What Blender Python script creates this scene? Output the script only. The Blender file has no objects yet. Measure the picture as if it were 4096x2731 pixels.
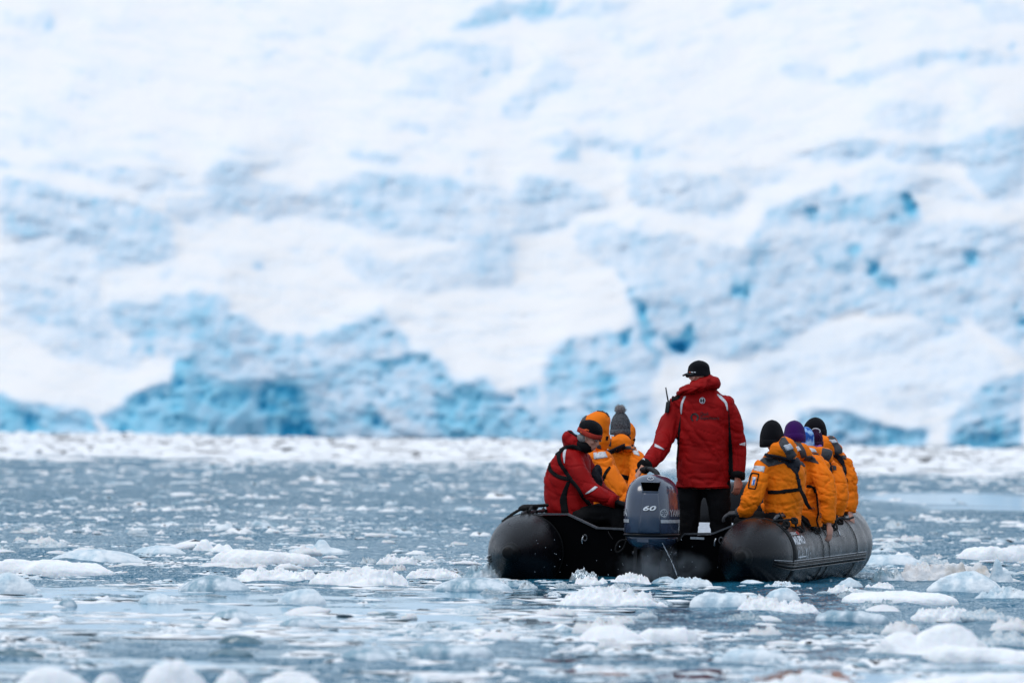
import bpy, bmesh, math, random
import numpy as np
from mathutils import Vector, Matrix
from mathutils.bvhtree import BVHTree

random.seed(7)
rng = np.random.default_rng(7)
S = bpy.context.scene
COL = S.collection

# ------------------------------------------------------------------ camera
# Measurements were taken on the 4096 px wide photograph: a long lens (about 350 mm) held 1.34 m above
# the water by someone in another boat, 80 m from the stern.
FPX = 40000.0
CAM_H = 1.344
PITCH = math.atan((1640 - 1365.5) / FPX)
ROLL = 0.0155
_fwd = Vector((0, math.cos(PITCH), math.sin(PITCH)))
_right0 = Vector((1, 0, 0))
_up0 = _right0.cross(_fwd)
_right = (_right0 * math.cos(ROLL) + _up0 * math.sin(ROLL)).normalized()
_up = (_up0 * math.cos(ROLL) - _right0 * math.sin(ROLL)).normalized()
cam_data = bpy.data.cameras.new('camera')
cam = bpy.data.objects.new('camera', cam_data)
COL.objects.link(cam)
M = Matrix((_right, _up, -_fwd)).transposed().to_4x4()
M.translation = Vector((0, 0, CAM_H))
cam.matrix_world = M
cam_data.sensor_fit = 'HORIZONTAL'
cam_data.sensor_width = 36.0
cam_data.lens = FPX * 36.0 / 4096.0
cam_data.clip_start = 0.5
cam_data.clip_end = 3000
cam_data.dof.use_dof = True
cam_data.dof.focus_distance = 80.6
cam_data.dof.aperture_fstop = 5.0
cam_data.dof.aperture_blades = 9
S.camera = cam

# ------------------------------------------------------------------ sky, sun, exposure
world = bpy.data.worlds.new('World')
S.world = world
world.use_nodes = True
wn = world.node_tree.nodes
wl = world.node_tree.links
wn.clear()
w_out = wn.new('ShaderNodeOutputWorld')
w_bg = wn.new('ShaderNodeBackground')
w_sky = wn.new('ShaderNodeTexSky')
w_sky.sky_type = 'NISHITA'
w_sky.sun_disc = False
SUN_EL, SUN_AZ = math.radians(66), math.radians(250)      # azimuth clockwise from +Y: behind the camera, from the left
w_sky.sun_elevation = SUN_EL
w_sky.sun_rotation = SUN_AZ
w_sky.dust_density = 2.0
w_mix = wn.new('ShaderNodeMix')
w_mix.data_type = 'RGBA'
w_mix.inputs['Factor'].default_value = 0.86               # an even cloud deck over the clear sky
w_mix.inputs['B'].default_value = (7.9, 9.2, 10.9, 1)
wl.new(w_sky.outputs['Color'], w_mix.inputs['A'])
wl.new(w_mix.outputs['Result'], w_bg.inputs['Color'])
w_bg.inputs['Strength'].default_value = 0.085
wl.new(w_bg.outputs['Background'], w_out.inputs['Surface'])

sun_data = bpy.data.lights.new('sun', 'SUN')
sun_data.energy = 1.0
sun_data.angle = math.radians(25)
sun_data.color = (1.0, 0.97, 0.93)
sun = bpy.data.objects.new('sun', sun_data)
COL.objects.link(sun)
_sd = Vector((math.sin(SUN_AZ) * math.cos(SUN_EL), math.cos(SUN_AZ) * math.cos(SUN_EL), math.sin(SUN_EL)))
sun.rotation_euler = _sd.to_track_quat('Z', 'Y').to_euler()
sun.location = (0, 0, 60)

S.render.engine = 'CYCLES'
S.view_settings.view_transform = 'Standard'
S.view_settings.look = 'None'
S.view_settings.exposure = 0.12
S.view_settings.gamma = 1.0
S.cycles.use_denoising = True
S.cycles.max_bounces = 8
S.cycles.transparent_max_bounces = 8
S.cycles.volume_bounces = 1

# ------------------------------------------------------------------ measuring helpers
RM = np.array([list(_right), list(_up), list(-_fwd)])       # rows: camera axes


def project(P):
    """world points (n,3) -> pixels of the 4096 px photograph"""
    P = np.asarray(P, float) - np.array([0, 0, CAM_H])
    c = P @ RM.T
    return 2048 + FPX * c[..., 0] / -c[..., 2], 1365.5 - FPX * c[..., 1] / -c[..., 2]


def ray(px, py):
    return _right * ((px - 2048) / FPX) + _up * (-(py - 1365.5) / FPX) + _fwd


def on_water(px, py, z=0.0):
    r = ray(px, py)
    k = (z - CAM_H) / r.z
    return Vector((0, 0, CAM_H)) + r * k


# the boat: origin on the waterline in the middle of the stern, X starboard, Y to the bow
BOAT_O = Vector((1.058, 80.0, 0.0))
BOAT_A = math.radians(-12.0)
_by = Vector((math.sin(-BOAT_A), math.cos(BOAT_A), 0))
_bx = Vector((math.cos(BOAT_A), -math.sin(-BOAT_A), 0))


def B(x, y, z):
    return BOAT_O + _bx * x + _by * y + Vector((0, 0, z))


def W(px, py, t):
    """the point seen at a pixel that lies t metres forward of the stern"""
    r = ray(px, py)
    o = Vector((0, 0, CAM_H)) - BOAT_O
    k = (t - o.dot(_by)) / r.dot(_by)
    return Vector((0, 0, CAM_H)) + r * k


# ------------------------------------------------------------------ noise
def _hash(ix, iy, seed):
    h = (ix.astype(np.int64) * 374761393 + iy.astype(np.int64) * 668265263 + seed * 1442695040888963) & 0x7fffffff
    h = ((h ^ (h >> 13)) * 1274126177) & 0x7fffffff
    h = h ^ (h >> 16)
    return (h & 0xffff) / 65535.0


def vnoise(x, y, seed=0):
    x = np.asarray(x, float); y = np.asarray(y, float)
    ix = np.floor(x); iy = np.floor(y)
    fx = x - ix; fy = y - iy
    fx = fx * fx * fx * (fx * (fx * 6 - 15) + 10); fy = fy * fy * fy * (fy * (fy * 6 - 15) + 10)
    a = _hash(ix, iy, seed); b = _hash(ix + 1, iy, seed); c = _hash(ix, iy + 1, seed); d = _hash(ix + 1, iy + 1, seed)
    return (a + (b - a) * fx + (c - a) * fy + (a - b - c + d) * fx * fy) * 2 - 1


def fbm(x, y, seed=0, oct=4, gain=0.5):
    s = 0; a = 1; n = 0
    for o in range(oct):
        s = s + a * vnoise(x * 2 ** o + 17.3 * o, y * 2 ** o - 9.1 * o, seed + o)
        n += a; a *= gain
    return s / n


def noise3(P, sc, seed=0, oct=2):
    """cheap solid noise from three sheets"""
    P = np.asarray(P) * sc
    return (fbm(P[:, 0] + 0.7 * P[:, 2], P[:, 1] - 0.6 * P[:, 2], seed, oct) +
            fbm(P[:, 1] + 0.5 * P[:, 0], P[:, 2] + 0.3 * P[:, 0], seed + 11, oct) +
            fbm(P[:, 2] - 0.4 * P[:, 1], P[:, 0] + 0.8 * P[:, 1], seed + 23, oct)) / 1.7


# ------------------------------------------------------------------ materials
MATS = {}


def mat(name, color, rough=0.6, metal=0.0, var=0.0, var_scale=8.0, bump=0.0, bump_scale=60.0, coat=0.0, sheen=0.0,
        spec=0.5, trans=0.0, ior=1.45, sub=0.0, rough_var=0.0, color2=None, thr=None):
    m = bpy.data.materials.new(name)
    m.use_nodes = True
    n = m.node_tree.nodes; l = m.node_tree.links
    p = n['Principled BSDF']
    p.inputs['Roughness'].default_value = rough
    p.inputs['Metallic'].default_value = metal
    p.inputs['Specular IOR Level'].default_value = spec
    p.inputs['IOR'].default_value = ior
    p.inputs['Coat Weight'].default_value = coat
    p.inputs['Coat Roughness'].default_value = 0.08
    p.inputs['Sheen Weight'].default_value = sheen
    p.inputs['Transmission Weight'].default_value = trans
    if sub:
        p.inputs['Subsurface Weight'].default_value = sub
        p.inputs['Subsurface Radius'].default_value = (0.05, 0.08, 0.1)
    tc = n.new('ShaderNodeTexCoord')
    nz = n.new('ShaderNodeTexNoise')
    nz.inputs['Scale'].default_value = var_scale
    nz.inputs['Detail'].default_value = 6
    l.new(tc.outputs['Object'], nz.inputs['Vector'])
    rp = n.new('ShaderNodeValToRGB')
    c = color
    c2 = color2 if color2 else tuple(min(1, v * (1 + var)) for v in c)
    c1 = c if color2 else tuple(v * (1 - var) for v in c)
    lo, hi = thr if thr else (0.3, 0.7)
    rp.color_ramp.elements[0].position = lo; rp.color_ramp.elements[0].color = (*c1, 1)
    rp.color_ramp.elements[1].position = hi; rp.color_ramp.elements[1].color = (*c2, 1)
    l.new(nz.outputs['Fac'], rp.inputs['Fac'])
    l.new(rp.outputs['Color'], p.inputs['Base Color'])
    if rough_var:
        mr = n.new('ShaderNodeMapRange')
        mr.inputs['To Min'].default_value = max(0, rough - rough_var); mr.inputs['To Max'].default_value = min(1, rough + rough_var)
        mr.inputs['From Min'].default_value = 0.3; mr.inputs['From Max'].default_value = 0.7
        l.new(nz.outputs['Fac'], mr.inputs['Value']); l.new(mr.outputs['Result'], p.inputs['Roughness'])
    if bump:
        b = n.new('ShaderNodeTexNoise'); b.inputs['Scale'].default_value = bump_scale; b.inputs['Detail'].default_value = 5
        l.new(tc.outputs['Object'], b.inputs['Vector'])
        bp = n.new('ShaderNodeBump'); bp.inputs['Strength'].default_value = bump; bp.inputs['Distance'].default_value = 0.02
        l.new(b.outputs['Fac'], bp.inputs['Height']); l.new(bp.outputs['Normal'], p.inputs['Normal'])
    MATS[name] = m
    return m


# ------------------------------------------------------------------ mesh helpers
def tag(o, label=None, cat=None, group=None, kind=None):
    for k, v in (('label', label), ('category', cat), ('group', group), ('kind', kind)):
        if v:
            o[k] = v
    return o


def empty(name, loc):
    o = bpy.data.objects.new(name, None)
    COL.objects.link(o)
    o.location = loc
    o['org'] = list(loc)
    return o


def mesh_data(name, V, F, m=None, smooth=True):
    me = bpy.data.meshes.new(name)
    me.from_pydata([tuple(v) for v in np.asarray(V, float)], [], [tuple(int(i) for i in f) for f in F])
    if m:
        me.materials.append(m if not isinstance(m, str) else MATS[m])
    if smooth and len(me.polygons):
        me.polygons.foreach_set('use_smooth', np.ones(len(me.polygons), bool))
    me.update()
    return me


def mk(name, V, F, m, parent=None, loc=None, smooth=True):
    """V in world coordinates; a child hangs on the origin of its thing"""
    V = np.asarray(V, float)
    if parent is not None:
        org = np.array(parent['org'])
    else:
        org = np.array(loc if loc is not None else (0, 0, 0), float)
    o = bpy.data.objects.new(name, mesh_data(name, V - org, F, m, smooth))
    COL.objects.link(o)
    o['org'] = [float(v) for v in org]
    if parent is not None:
        o.parent = parent
    else:
        o.location = org
    return o


class MB:
    def __init__(s):
        s.V = []; s.F = []; s.n = 0

    def add(s, V, F):
        V = np.asarray(V, float)
        s.V.append(V); s.F += [tuple(i + s.n for i in f) for f in F]; s.n += len(V)
        return s

    def get(s):
        return np.vstack(s.V), s.F


def loft(rings, closed=True, cap=True, loop=False):
    R = np.asarray(rings, float)
    n, k, _ = R.shape
    V = R.reshape(-1, 3)
    F = []
    for i in range(n - 1 + (1 if loop else 0)):
        a = i * k; b = ((i + 1) % n) * k
        for j in range(k if closed else k - 1):
            j2 = (j + 1) % k
            F.append((a + j, a + j2, b + j2, b + j))
    if cap and closed and not loop:
        F.append(tuple(range(k - 1, -1, -1)))
        F.append(tuple((n - 1) * k + j for j in range(k)))
    return V, F


def smooth_path(pts, n):
    """Catmull-Rom through rows of any width"""
    P = np.asarray(pts, float)
    if len(P) == 2:
        t = np.linspace(0, 1, n)[:, None]
        return P[0] * (1 - t) + P[1] * t
    Q = np.vstack([2 * P[0] - P[1], P, 2 * P[-1] - P[-2]])
    out = []
    for u in np.linspace(0, len(P) - 1 - 1e-9, n):
        i = int(u); f = u - i
        p0, p1, p2, p3 = Q[i], Q[i + 1], Q[i + 2], Q[i + 3]
        out.append(0.5 * (2 * p1 + (p2 - p0) * f + (2 * p0 - 5 * p1 + 4 * p2 - p3) * f * f + (3 * p1 - p0 - 3 * p2 + p3) * f ** 3))
    return np.array(out)


def tube(path, radii, k=12, cap=True, squash=1.0):
    P = np.asarray(path, float)
    n = len(P)
    r = np.broadcast_to(np.asarray(radii, float), (n,))
    T = np.gradient(P, axis=0)
    T /= np.linalg.norm(T, axis=1)[:, None] + 1e-12
    u = np.array([0, 0, 1.0]) if abs(T[0][2]) < 0.9 else np.array([1.0, 0, 0])
    rings = []
    for i in range(n):
        u = u - T[i] * np.dot(u, T[i]); u /= np.linalg.norm(u) + 1e-12
        v = np.cross(T[i], u)
        a = np.linspace(0, 2 * math.pi, k, endpoint=False)
        rings.append(P[i] + r[i] * (np.cos(a)[:, None] * u * squash + np.sin(a)[:, None] * v))
    return loft(rings, cap=cap)


def ellipsoid(c, r, rot=None, nu=16, nv=10):
    V = []; F = []
    for i in range(1, nv):
        th = math.pi * i / nv
        for j in range(nu):
            ph = 2 * math.pi * j / nu
            V.append((math.sin(th) * math.cos(ph), math.sin(th) * math.sin(ph), math.cos(th)))
    V.append((0, 0, 1)); V.append((0, 0, -1))
    t, b = len(V) - 2, len(V) - 1
    for i in range(nv - 2):
        for j in range(nu):
            F.append((i * nu + j, (i + 1) * nu + j, (i + 1) * nu + (j + 1) % nu, i * nu + (j + 1) % nu))
    for j in range(nu):
        F.append((t, j, (j + 1) % nu)); F.append((b, (nv - 2) * nu + (j + 1) % nu, (nv - 2) * nu + j))
    V = np.array(V) * np.asarray(r, float)
    if rot is not None:
        V = V @ np.array(rot).T
    return V + np.asarray(c, float), F


def box(c, h, X=(1, 0, 0), Y=(0, 1, 0), Z=(0, 0, 1)):
    X, Y, Z = (np.asarray(v, float) for v in (X, Y, Z))
    V = [np.asarray(c, float) + sx * h[0] * X + sy * h[1] * Y + sz * h[2] * Z
         for sz in (-1, 1) for sx, sy in ((-1, -1), (1, -1), (1, 1), (-1, 1))]
    F = [(3, 2, 1, 0), (4, 5, 6, 7), (0, 1, 5, 4), (1, 2, 6, 5), (2, 3, 7, 6), (3, 0, 4, 7)]
    return np.array(V), F


def prism(poly, d):
    """poly: world points of a planar outline; d: extrusion vector"""
    P = np.asarray(poly, float); k = len(P)
    V = np.vstack([P, P + np.asarray(d, float)])
    F = [tuple(range(k - 1, -1, -1)), tuple(range(k, 2 * k))] + [(i, (i + 1) % k, k + (i + 1) % k, k + i) for i in range(k)]
    return V, F


def with_mods(V, F, mods):
    """run modifiers on a throw-away object and read the result back"""
    me = mesh_data('tmp', V, F)
    o = bpy.data.objects.new('tmp', me)
    COL.objects.link(o)
    for kind, kw in mods:
        md = o.modifiers.new(kind, kind)
        for k, v in kw.items():
            setattr(md, k, v)
    dg = bpy.context.evaluated_depsgraph_get()
    e = o.evaluated_get(dg)
    m2 = e.to_mesh()
    n = len(m2.vertices)
    co = np.empty(n * 3); m2.vertices.foreach_get('co', co)
    F2 = [tuple(p.vertices) for p in m2.polygons]
    e.to_mesh_clear()
    bpy.data.objects.remove(o)
    bpy.data.meshes.remove(me)
    return co.reshape(-1, 3), F2


def remesh(V, F, voxel=0.012, smooth=6, fac=0.5):
    c = np.asarray(V).mean(0)
    V2, F2 = with_mods(np.asarray(V) - c, F, [('REMESH', dict(mode='VOXEL', voxel_size=voxel)),
                                            ('SMOOTH', dict(iterations=smooth, factor=fac))])
    return V2 + c, F2


def vnormals(V, F):
    me = mesh_data('tmp', V, F)
    n = np.empty(len(me.vertices) * 3)
    me.vertices.foreach_get('normal', n)
    bpy.data.meshes.remove(me)
    return n.reshape(-1, 3)


def set_attr(o, name, vals):
    a = o.data.attributes.new(name, 'FLOAT', 'POINT')
    a.data.foreach_set('value', np.asarray(vals, np.float32))

# ================================================================== GLACIER
def _poly_mask(poly, X, Y):
    P = np.asarray(poly, float)
    inside = np.zeros(X.shape, bool)
    j = len(P) - 1
    for i in range(len(P)):
        xi, yi = P[i]; xj, yj = P[j]
        c = ((yi > Y) != (yj > Y)) & (X < (xj - xi) * (Y - yi) / (yj - yi + 1e-9) + xi)
        inside ^= c
        j = i
    return inside


def _blur(A, s):
    r = int(3 * s) + 1
    k = np.exp(-0.5 * (np.arange(-r, r + 1) / s) ** 2); k /= k.sum()
    for ax in (0, 1):
        pad = [(0, 0), (0, 0)]; pad[ax] = (r, r)
        B_ = np.pad(A, pad, mode='edge')
        A = sum(k[i] * np.take(B_, np.arange(i, i + A.shape[ax]), axis=ax) for i in range(2 * r + 1))
    return A


# outlines of the bare ice faces, measured on enlarged crops of the photograph: (crop, steepness, blueness, points)
CROP = {1: (0, 0), 2: (2048, 0), 3: (0, 900), 4: (2048, 900)}
FACES = [
    # upper snow field
    (1, .5, .25, [(0, 60), (230, 60), (240, 130), (20, 115)]), (1, .9, .5, [(205, 95), (240, 95), (240, 135), (205, 135)]),
    (1, .6, .3, [(1140, 165), (1250, 148), (1400, 145), (1480, 130), (1540, 175), (1420, 160), (1340, 190), (1180, 180)]),
    (1, .6, .3, [(1150, 210), (1230, 195), (1210, 220)]), (1, .7, .38, [(1170, 262), (1260, 232), (1370, 255), (1370, 275), (1270, 250), (1190, 270)]),
    (1, .6, .3, [(1030, 265), (1100, 280), (1110, 310), (1040, 290)]),
    (1, .35, .12, [(300, 300), (560, 290), (820, 340), (900, 370), (640, 380), (380, 350)]),
    (1, .3, .15, [(620, 85), (720, 80), (850, 85), (820, 105), (640, 100)]),
    (1, .5, .3, [(500, 635), (630, 612), (780, 615), (640, 640)]), (1, .6, .33, [(560, 690), (720, 690), (840, 750), (830, 770), (700, 730)]),
    (1, .4, .2, [(80, 480), (160, 490), (350, 600), (220, 600), (100, 570)]), (1, .35, .15, [(0, 590), (200, 620), (260, 680), (0, 650)]),
    (1, .4, .2, [(240, 700), (500, 680), (700, 720), (520, 735), (260, 720)]),
    (1, .3, .15, [(720, 440), (950, 490), (1200, 520), (900, 520)]),
    (1, .7, .35, [(0, 730), (50, 740), (45, 775), (0, 770)]),
    (1, .75, .3, [(120, 765), (250, 738), (480, 760), (700, 770), (800, 800), (940, 860), (930, 890), (740, 880), (650, 925), (560, 850), (330, 795)]),
    (1, .9, .42, [(0, 815), (170, 835), (370, 885), (560, 915), (770, 975), (800, 1080), (790, 1180), (430, 1260), (280, 1250), (0, 1260)]),
    (1, 1., .6, [(80, 1080), (250, 1050), (230, 1130), (90, 1160)]), (1, 1., .75, [(80, 1095), (125, 1100), (120, 1148), (80, 1140)]),
    (1, 1., .6, [(635, 940), (670, 940), (665, 1000), (635, 1000)]), (1, 1., .5, [(540, 990), (575, 990), (575, 1025), (540, 1020)]),
    (1, .9, .3, [(940, 810), (1000, 745), (1180, 740), (1300, 735), (1340, 755), (1160, 775), (1170, 815), (1430, 870), (1520, 822), (1700, 800),
                 (2000, 800), (2180, 835), (2360, 900), (2360, 1160), (2100, 1120), (1900, 1105), (1650, 1085), (1560, 1020),
                 (1480, 1010), (1150, 1010), (1090, 980), (1060, 1030), (930, 1060), (790, 1010), (750, 910), (940, 905)]),
    (1, 1., .44, [(1540, 850), (1720, 815), (2000, 815), (2130, 840), (2080, 960), (1960, 1090), (1880, 1100), (1700, 1040), (1620, 960)]),
    (1, 1., .42, [(960, 810), (1020, 770), (1130, 800), (1090, 900), (980, 960)]),
    (1, 1., .55, [(1410, 900), (1440, 905), (1430, 950), (1410, 950)]), (1, 1., .5, [(1170, 1000), (1240, 980), (1240, 1040), (1170, 1030)]),
    (1, .6, .36, [(1590, 690), (1740, 700), (1830, 720), (1820, 780), (1780, 760), (1600, 740)]),
    (1, .8, .5, [(1780, 720), (1820, 725), (1815, 765), (1785, 760)]),
    (1, .8, .55, [(2140, 765), (2180, 765), (2180, 800), (2140, 795)]), (1, .6, .3, [(2100, 700), (2200, 690), (2340, 710), (2200, 720)]),
    (1, .5, .28, [(1000, 705), (1100, 690), (1200, 700), (1360, 710), (1200, 720)]),
    (1, .6, .42, [(2060, 140), (2200, 40), (2360, -10), (2360, 90), (2170, 150)]),
    (1, .45, .27, [(1740, 310), (1820, 240), (1960, 200), (2100, 190), (2360, 230), (2360, 350), (2240, 350), (2100, 280), (1960, 240)]),
    (1, .4, .24, [(1740, 420), (1900, 370), (2100, 290), (2240, 340), (2300, 370), (2100, 480), (1900, 460), (1780, 460)]),
    (1, .5, .3, [(1760, 570), (1930, 560), (1970, 570), (1960, 615), (1800, 600)]), (1, .5, .2, [(1580, 240), (1700, 200), (1820, 130), (1840, 160), (1680, 330)]),
    (1, .9, .6, [(2210, 320), (2250, 325), (2240, 345), (2200, 345)]), (1, .8, .5, [(2300, 490), (2352, 480), (2352, 540), (2310, 540)]),
    # upper right
    (2, .6, .42, [(-10, 0), (220, -10), (190, 90), (90, 110), (0, 70)]), (2, .8, .55, [(150, -10), (180, -10), (175, 20), (150, 15)]),
    (2, .5, .25, [(160, 110), (480, 60), (600, 0), (340, 0), (220, 60)]), (2, .4, .2, [(380, 170), (560, 130), (580, 160), (430, 190)]),
    (2, .55, .3, [(-10, 440), (60, 400), (160, 260), (240, 280), (320, 340), (220, 420), (100, 530), (-10, 550)]),
    (2, .45, .25, [(970, 80), (1000, 0), (1260, 0), (1100, 60), (1020, 105)]), (2, .6, .4, [(980, 70), (1050, 90), (1020, 110)]),
    (2, .5, .35, [(910, 180), (970, 175), (960, 205), (915, 205)]), (2, .4, .22, [(740, 220), (830, 160), (850, 170), (780, 240)]),
    (2, .4, .2, [(480, 240), (660, 200), (660, 230), (520, 290)]), (2, .5, .3, [(1230, 210), (1280, 200), (1275, 225)]),
    (2, .5, .26, [(1240, 320), (1330, 290), (1440, 300), (1460, 380), (1380, 390), (1260, 370)]),
    (2, .5, .28, [(1460, 375), (1560, 340), (1720, 290), (1900, 250), (2050, 220), (2200, 225), (2360, 270), (2360, 310), (2180, 300), (1980, 290), (1740, 330), (1560, 400)]),
    (2, .55, .26, [(1600, 540), (1680, 460), (1760, 450), (1850, 475), (2030, 495), (1990, 540), (1960, 590), (1830, 600), (1660, 580)]),
    (2, .5, .25, [(2090, 440), (2120, 410), (2180, 430), (2150, 470)]), (2, .8, .6, [(2275, 205), (2310, 205), (2305, 230), (2275, 230)]),
    (2, .5, .25, [(2080, 0), (2360, 0), (2360, 120), (2200, 100)]), (2, .4, .2, [(880, 550), (1080, 520), (1140, 560), (1020, 640), (760, 610)]),
    (2, .5, .25, [(220, 560), (340, 520), (560, 510), (580, 560), (400, 570)]), (2, .4, .22, [(1400, 240), (1640, 205), (1580, 240)]),
    (2, .6, .35, [(90, 660), (170, 610), (260, 595), (400, 620), (560, 650), (700, 690), (860, 735), (720, 715), (640, 740), (580, 760), (440, 700), (330, 680)]),
    (2, .8, .45, [(180, 720), (260, 655), (325, 690), (330, 745), (220, 750)]), (2, 1., .72, [(560, 685), (600, 680), (598, 735), (565, 730)]),
    (2, .9, .4, [(0, 800), (200, 808), (300, 850), (400, 880), (430, 960), (330, 1000), (200, 1060), (100, 1090), (0, 1080)]),
    (2, 1., .5, [(110, 815), (220, 820), (200, 850), (120, 840)]), (2, .9, .36, [(510, 840), (600, 760), (700, 790), (720, 850), (600, 880)]),
    (2, .9, .36, [(520, 870), (720, 800), (900, 810), (1010, 800), (1080, 900), (1020, 1030), (900, 1000), (740, 970), (560, 960)]),
    (2, .7, .3, [(970, 755), (1200, 765), (1340, 800), (1220, 850), (1080, 840), (1000, 800)]), (2, .9, .5, [(1190, 800), (1230, 800), (1230, 830), (1190, 830)]),
    (2, .9, .4, [(1240, 725), (1400, 685), (1640, 628), (1820, 662), (2000, 660), (2080, 612), (2250, 568), (2360, 572), (2360, 930), (2200, 940), (2120, 860), (2080, 780),
                 (1960, 740), (1830, 770), (1690, 700), (1500, 770), (1430, 745), (1350, 730)]),
    (2, 1., .55, [(1990, 650), (2020, 650), (2010, 680), (1985, 680)]), (2, 1., .48, [(2250, 590), (2352, 600), (2352, 860), (2310, 820), (2270, 700)]),
    (2, .8, .3, [(1500, 820), (1700, 760), (1860, 800), (2050, 840), (2200, 960), (1900, 900), (1650, 880)]),
    (2, 1., .52, [(1070, 1130), (1180, 960), (1330, 900), (1480, 830), (1560, 880), (1800, 880), (1880, 980), (1850, 1060), (1780, 1180), (1400, 1200), (1080, 1180)]),
    (2, 1., .62, [(1480, 930), (1640, 900), (1650, 960), (1700, 980), (1640, 1000), (1520, 990)]),
    (2, 1., 1.0, [(1335, 955), (1390, 955), (1412, 1035), (1350, 1035)]), (2, 1., .9, [(1790, 870), (1850, 910), (1872, 975), (1840, 995), (1790, 930)]),
    (2, 1., .8, [(1350, 1095), (1395, 1095), (1395, 1130), (1355, 1130)]), (2, 1., .8, [(1530, 1100), (1600, 1100), (1600, 1140), (1540, 1145)]),
    (2, 1., .55, [(580, 1010), (615, 1010), (610, 1040), (585, 1040)]), (2, .9, .38, [(310, 1060), (480, 1030), (640, 1080), (680, 1160), (400, 1180)]),
    (2, .9, .6, [(780, 1080), (840, 1070), (830, 1130), (790, 1130)]),
    (2, .6, .4, [(2270, 950), (2310, 955), (2300, 985), (2270, 980)]), (2, .9, .38, [(1900, 1060), (2100, 1010), (2200, 1060), (2352, 1040), (2352, 1150), (1950, 1150)]),
    # lower left
    (3, .6, .24, [(0, 60), (280, 60), (440, 140), (470, 270), (490, 400), (560, 540), (660, 600), (600, 660), (430, 640), (250, 600), (120, 500), (0, 470)]),
    (3, .8, .34, [(0, 280), (200, 290), (420, 400), (520, 500), (440, 600), (300, 520), (100, 420)]),
    (3, .5, .3, [(720, 210), (790, 190), (780, 240), (730, 240)]), (3, .8, .6, [(1165, 175), (1210, 170), (1215, 215), (1170, 220)]), (3, .5, .3, [(1000, 160), (1050, 150), (1040, 200)]),
    (3, .8, .45, [(1340, 100), (1390, 100), (1370, 125)]), (3, .9, .6, [(1490, 120), (1530, 95), (1560, 85), (1540, 130)]),
    (3, .7, .28, [(1560, 130), (1650, 100), (1800, 180), (1950, 150), (2100, 100), (2180, 60), (2352, 0), (2352, 280), (2200, 290), (1960, 320), (1800, 300), (1620, 230)]),
    (3, .9, .38, [(2160, 60), (2352, 40), (2352, 270), (2200, 260), (2160, 160)]),
    (3, .95, .46, [(470, 380), (560, 345), (690, 350), (760, 312), (900, 296), (1010, 325), (1100, 420), (1230, 480), (1400, 500), (1500, 470), (1620, 455), (1690, 420),
                  (1735, 370), (1830, 470), (1900, 565), (1980, 585), (2110, 712), (2230, 700), (2352, 790), (2352, 995), (1420, 985), (700, 965), (450, 885),
                  (620, 780), (760, 725), (870, 620), (650, 600), (600, 520), (500, 450)]),
    (3, 1., .32, [(700, 520), (860, 460), (900, 560), (860, 640), (720, 600)]), (3, .8, .3, [(1080, 620), (1240, 600), (1290, 680), (1140, 660)]),
    (3, .8, .3, [(910, 660), (1040, 690), (1120, 740), (1420, 740), (1580, 790), (1560, 820), (1430, 780), (1140, 745), (1060, 760)]),
    (3, .9, .28, [(1510, 540), (1640, 540), (1640, 600), (1530, 600)]), (3, .9, .28, [(1720, 560), (1860, 540), (1890, 590), (1760, 640)]),
    (3, 1., .56, [(1450, 480), (1720, 440), (1700, 480), (1500, 500)]), (3, 1., .58, [(1550, 650), (1650, 620), (1900, 600), (1980, 600), (1850, 660), (1700, 700), (1620, 780), (1540, 740)]),
    (3, 1., .62, [(650, 480), (700, 470), (680, 520), (640, 510)]), (3, 1., .62, [(930, 370), (985, 375), (975, 410), (935, 405)]), (3, 1., .6, [(880, 500), (950, 490), (930, 520), (880, 520)]),
    (3, 1., .75, [(600, 555), (640, 550), (640, 585), (600, 580)]), (3, 1., .75, [(655, 550), (695, 560), (715, 620), (690, 610)]), (3, 1., .7, [(1430, 590), (1465, 590), (1465, 650), (1430, 640)]),
    (3, 1., .85, [(445, 885), (590, 850), (640, 780), (760, 730), (840, 620), (895, 605), (930, 660), (1000, 720), (1100, 750), (1160, 745), (1290, 705), (1400, 765), (1440, 850), (1430, 985), (500, 965)]),
    (3, 1., .98, [(800, 650), (880, 612), (895, 650), (850, 690), (830, 730), (780, 740)]), (3, 1., .6, [(900, 640), (980, 700), (1080, 760), (1000, 760), (930, 720)]),
    (3, 1., .6, [(690, 830), (740, 800), (760, 860), (700, 870)]), (3, 1., .55, [(1010, 900), (1150, 800), (1160, 850), (1060, 930)]),
    (3, 1., 1.08, [(1165, 770), (1280, 725), (1350, 760), (1420, 830), (1425, 980), (1240, 972), (1190, 860)]),
    (3, 1., 1.3, [(1300, 915), (1400, 925), (1415, 985), (1280, 978)]), (3, 1., 1.05, [(500, 900), (640, 870), (620, 960), (510, 965)]), (3, 1., 1.05, [(965, 800), (1000, 800), (1000, 860), (970, 850)]),
    (3, 1., .6, [(0, 745), (60, 790), (170, 812), (300, 832), (440, 885), (450, 970), (200, 962), (0, 945)]), (3, 1., .9, [(0, 770), (90, 850), (170, 880), (215, 962), (0, 950)]),
    (3, 1., 1.1, [(100, 880), (170, 890), (205, 958), (110, 945)]),
    (3, .8, .25, [(1680, 780), (1760, 800), (2000, 960), (1850, 985), (1800, 900)]), (3, 1., .72, [(1680, 840), (1740, 860), (1800, 910), (1760, 950), (1700, 900)]),
    (3, 1., .6, [(1990, 820), (2150, 740), (2300, 800), (2340, 980), (2060, 985)]), (3, 1., .85, [(2050, 870), (2085, 865), (2085, 905), (2055, 905)]),
    # lower right
    (4, .8, .34, [(280, 0), (560, 20), (800, 60), (1080, 110), (1200, -10), (2360, -10), (2360, 620), (2100, 430), (1900, 420), (1560, 400), (1400, 470), (1150, 590), (980, 640),
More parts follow.
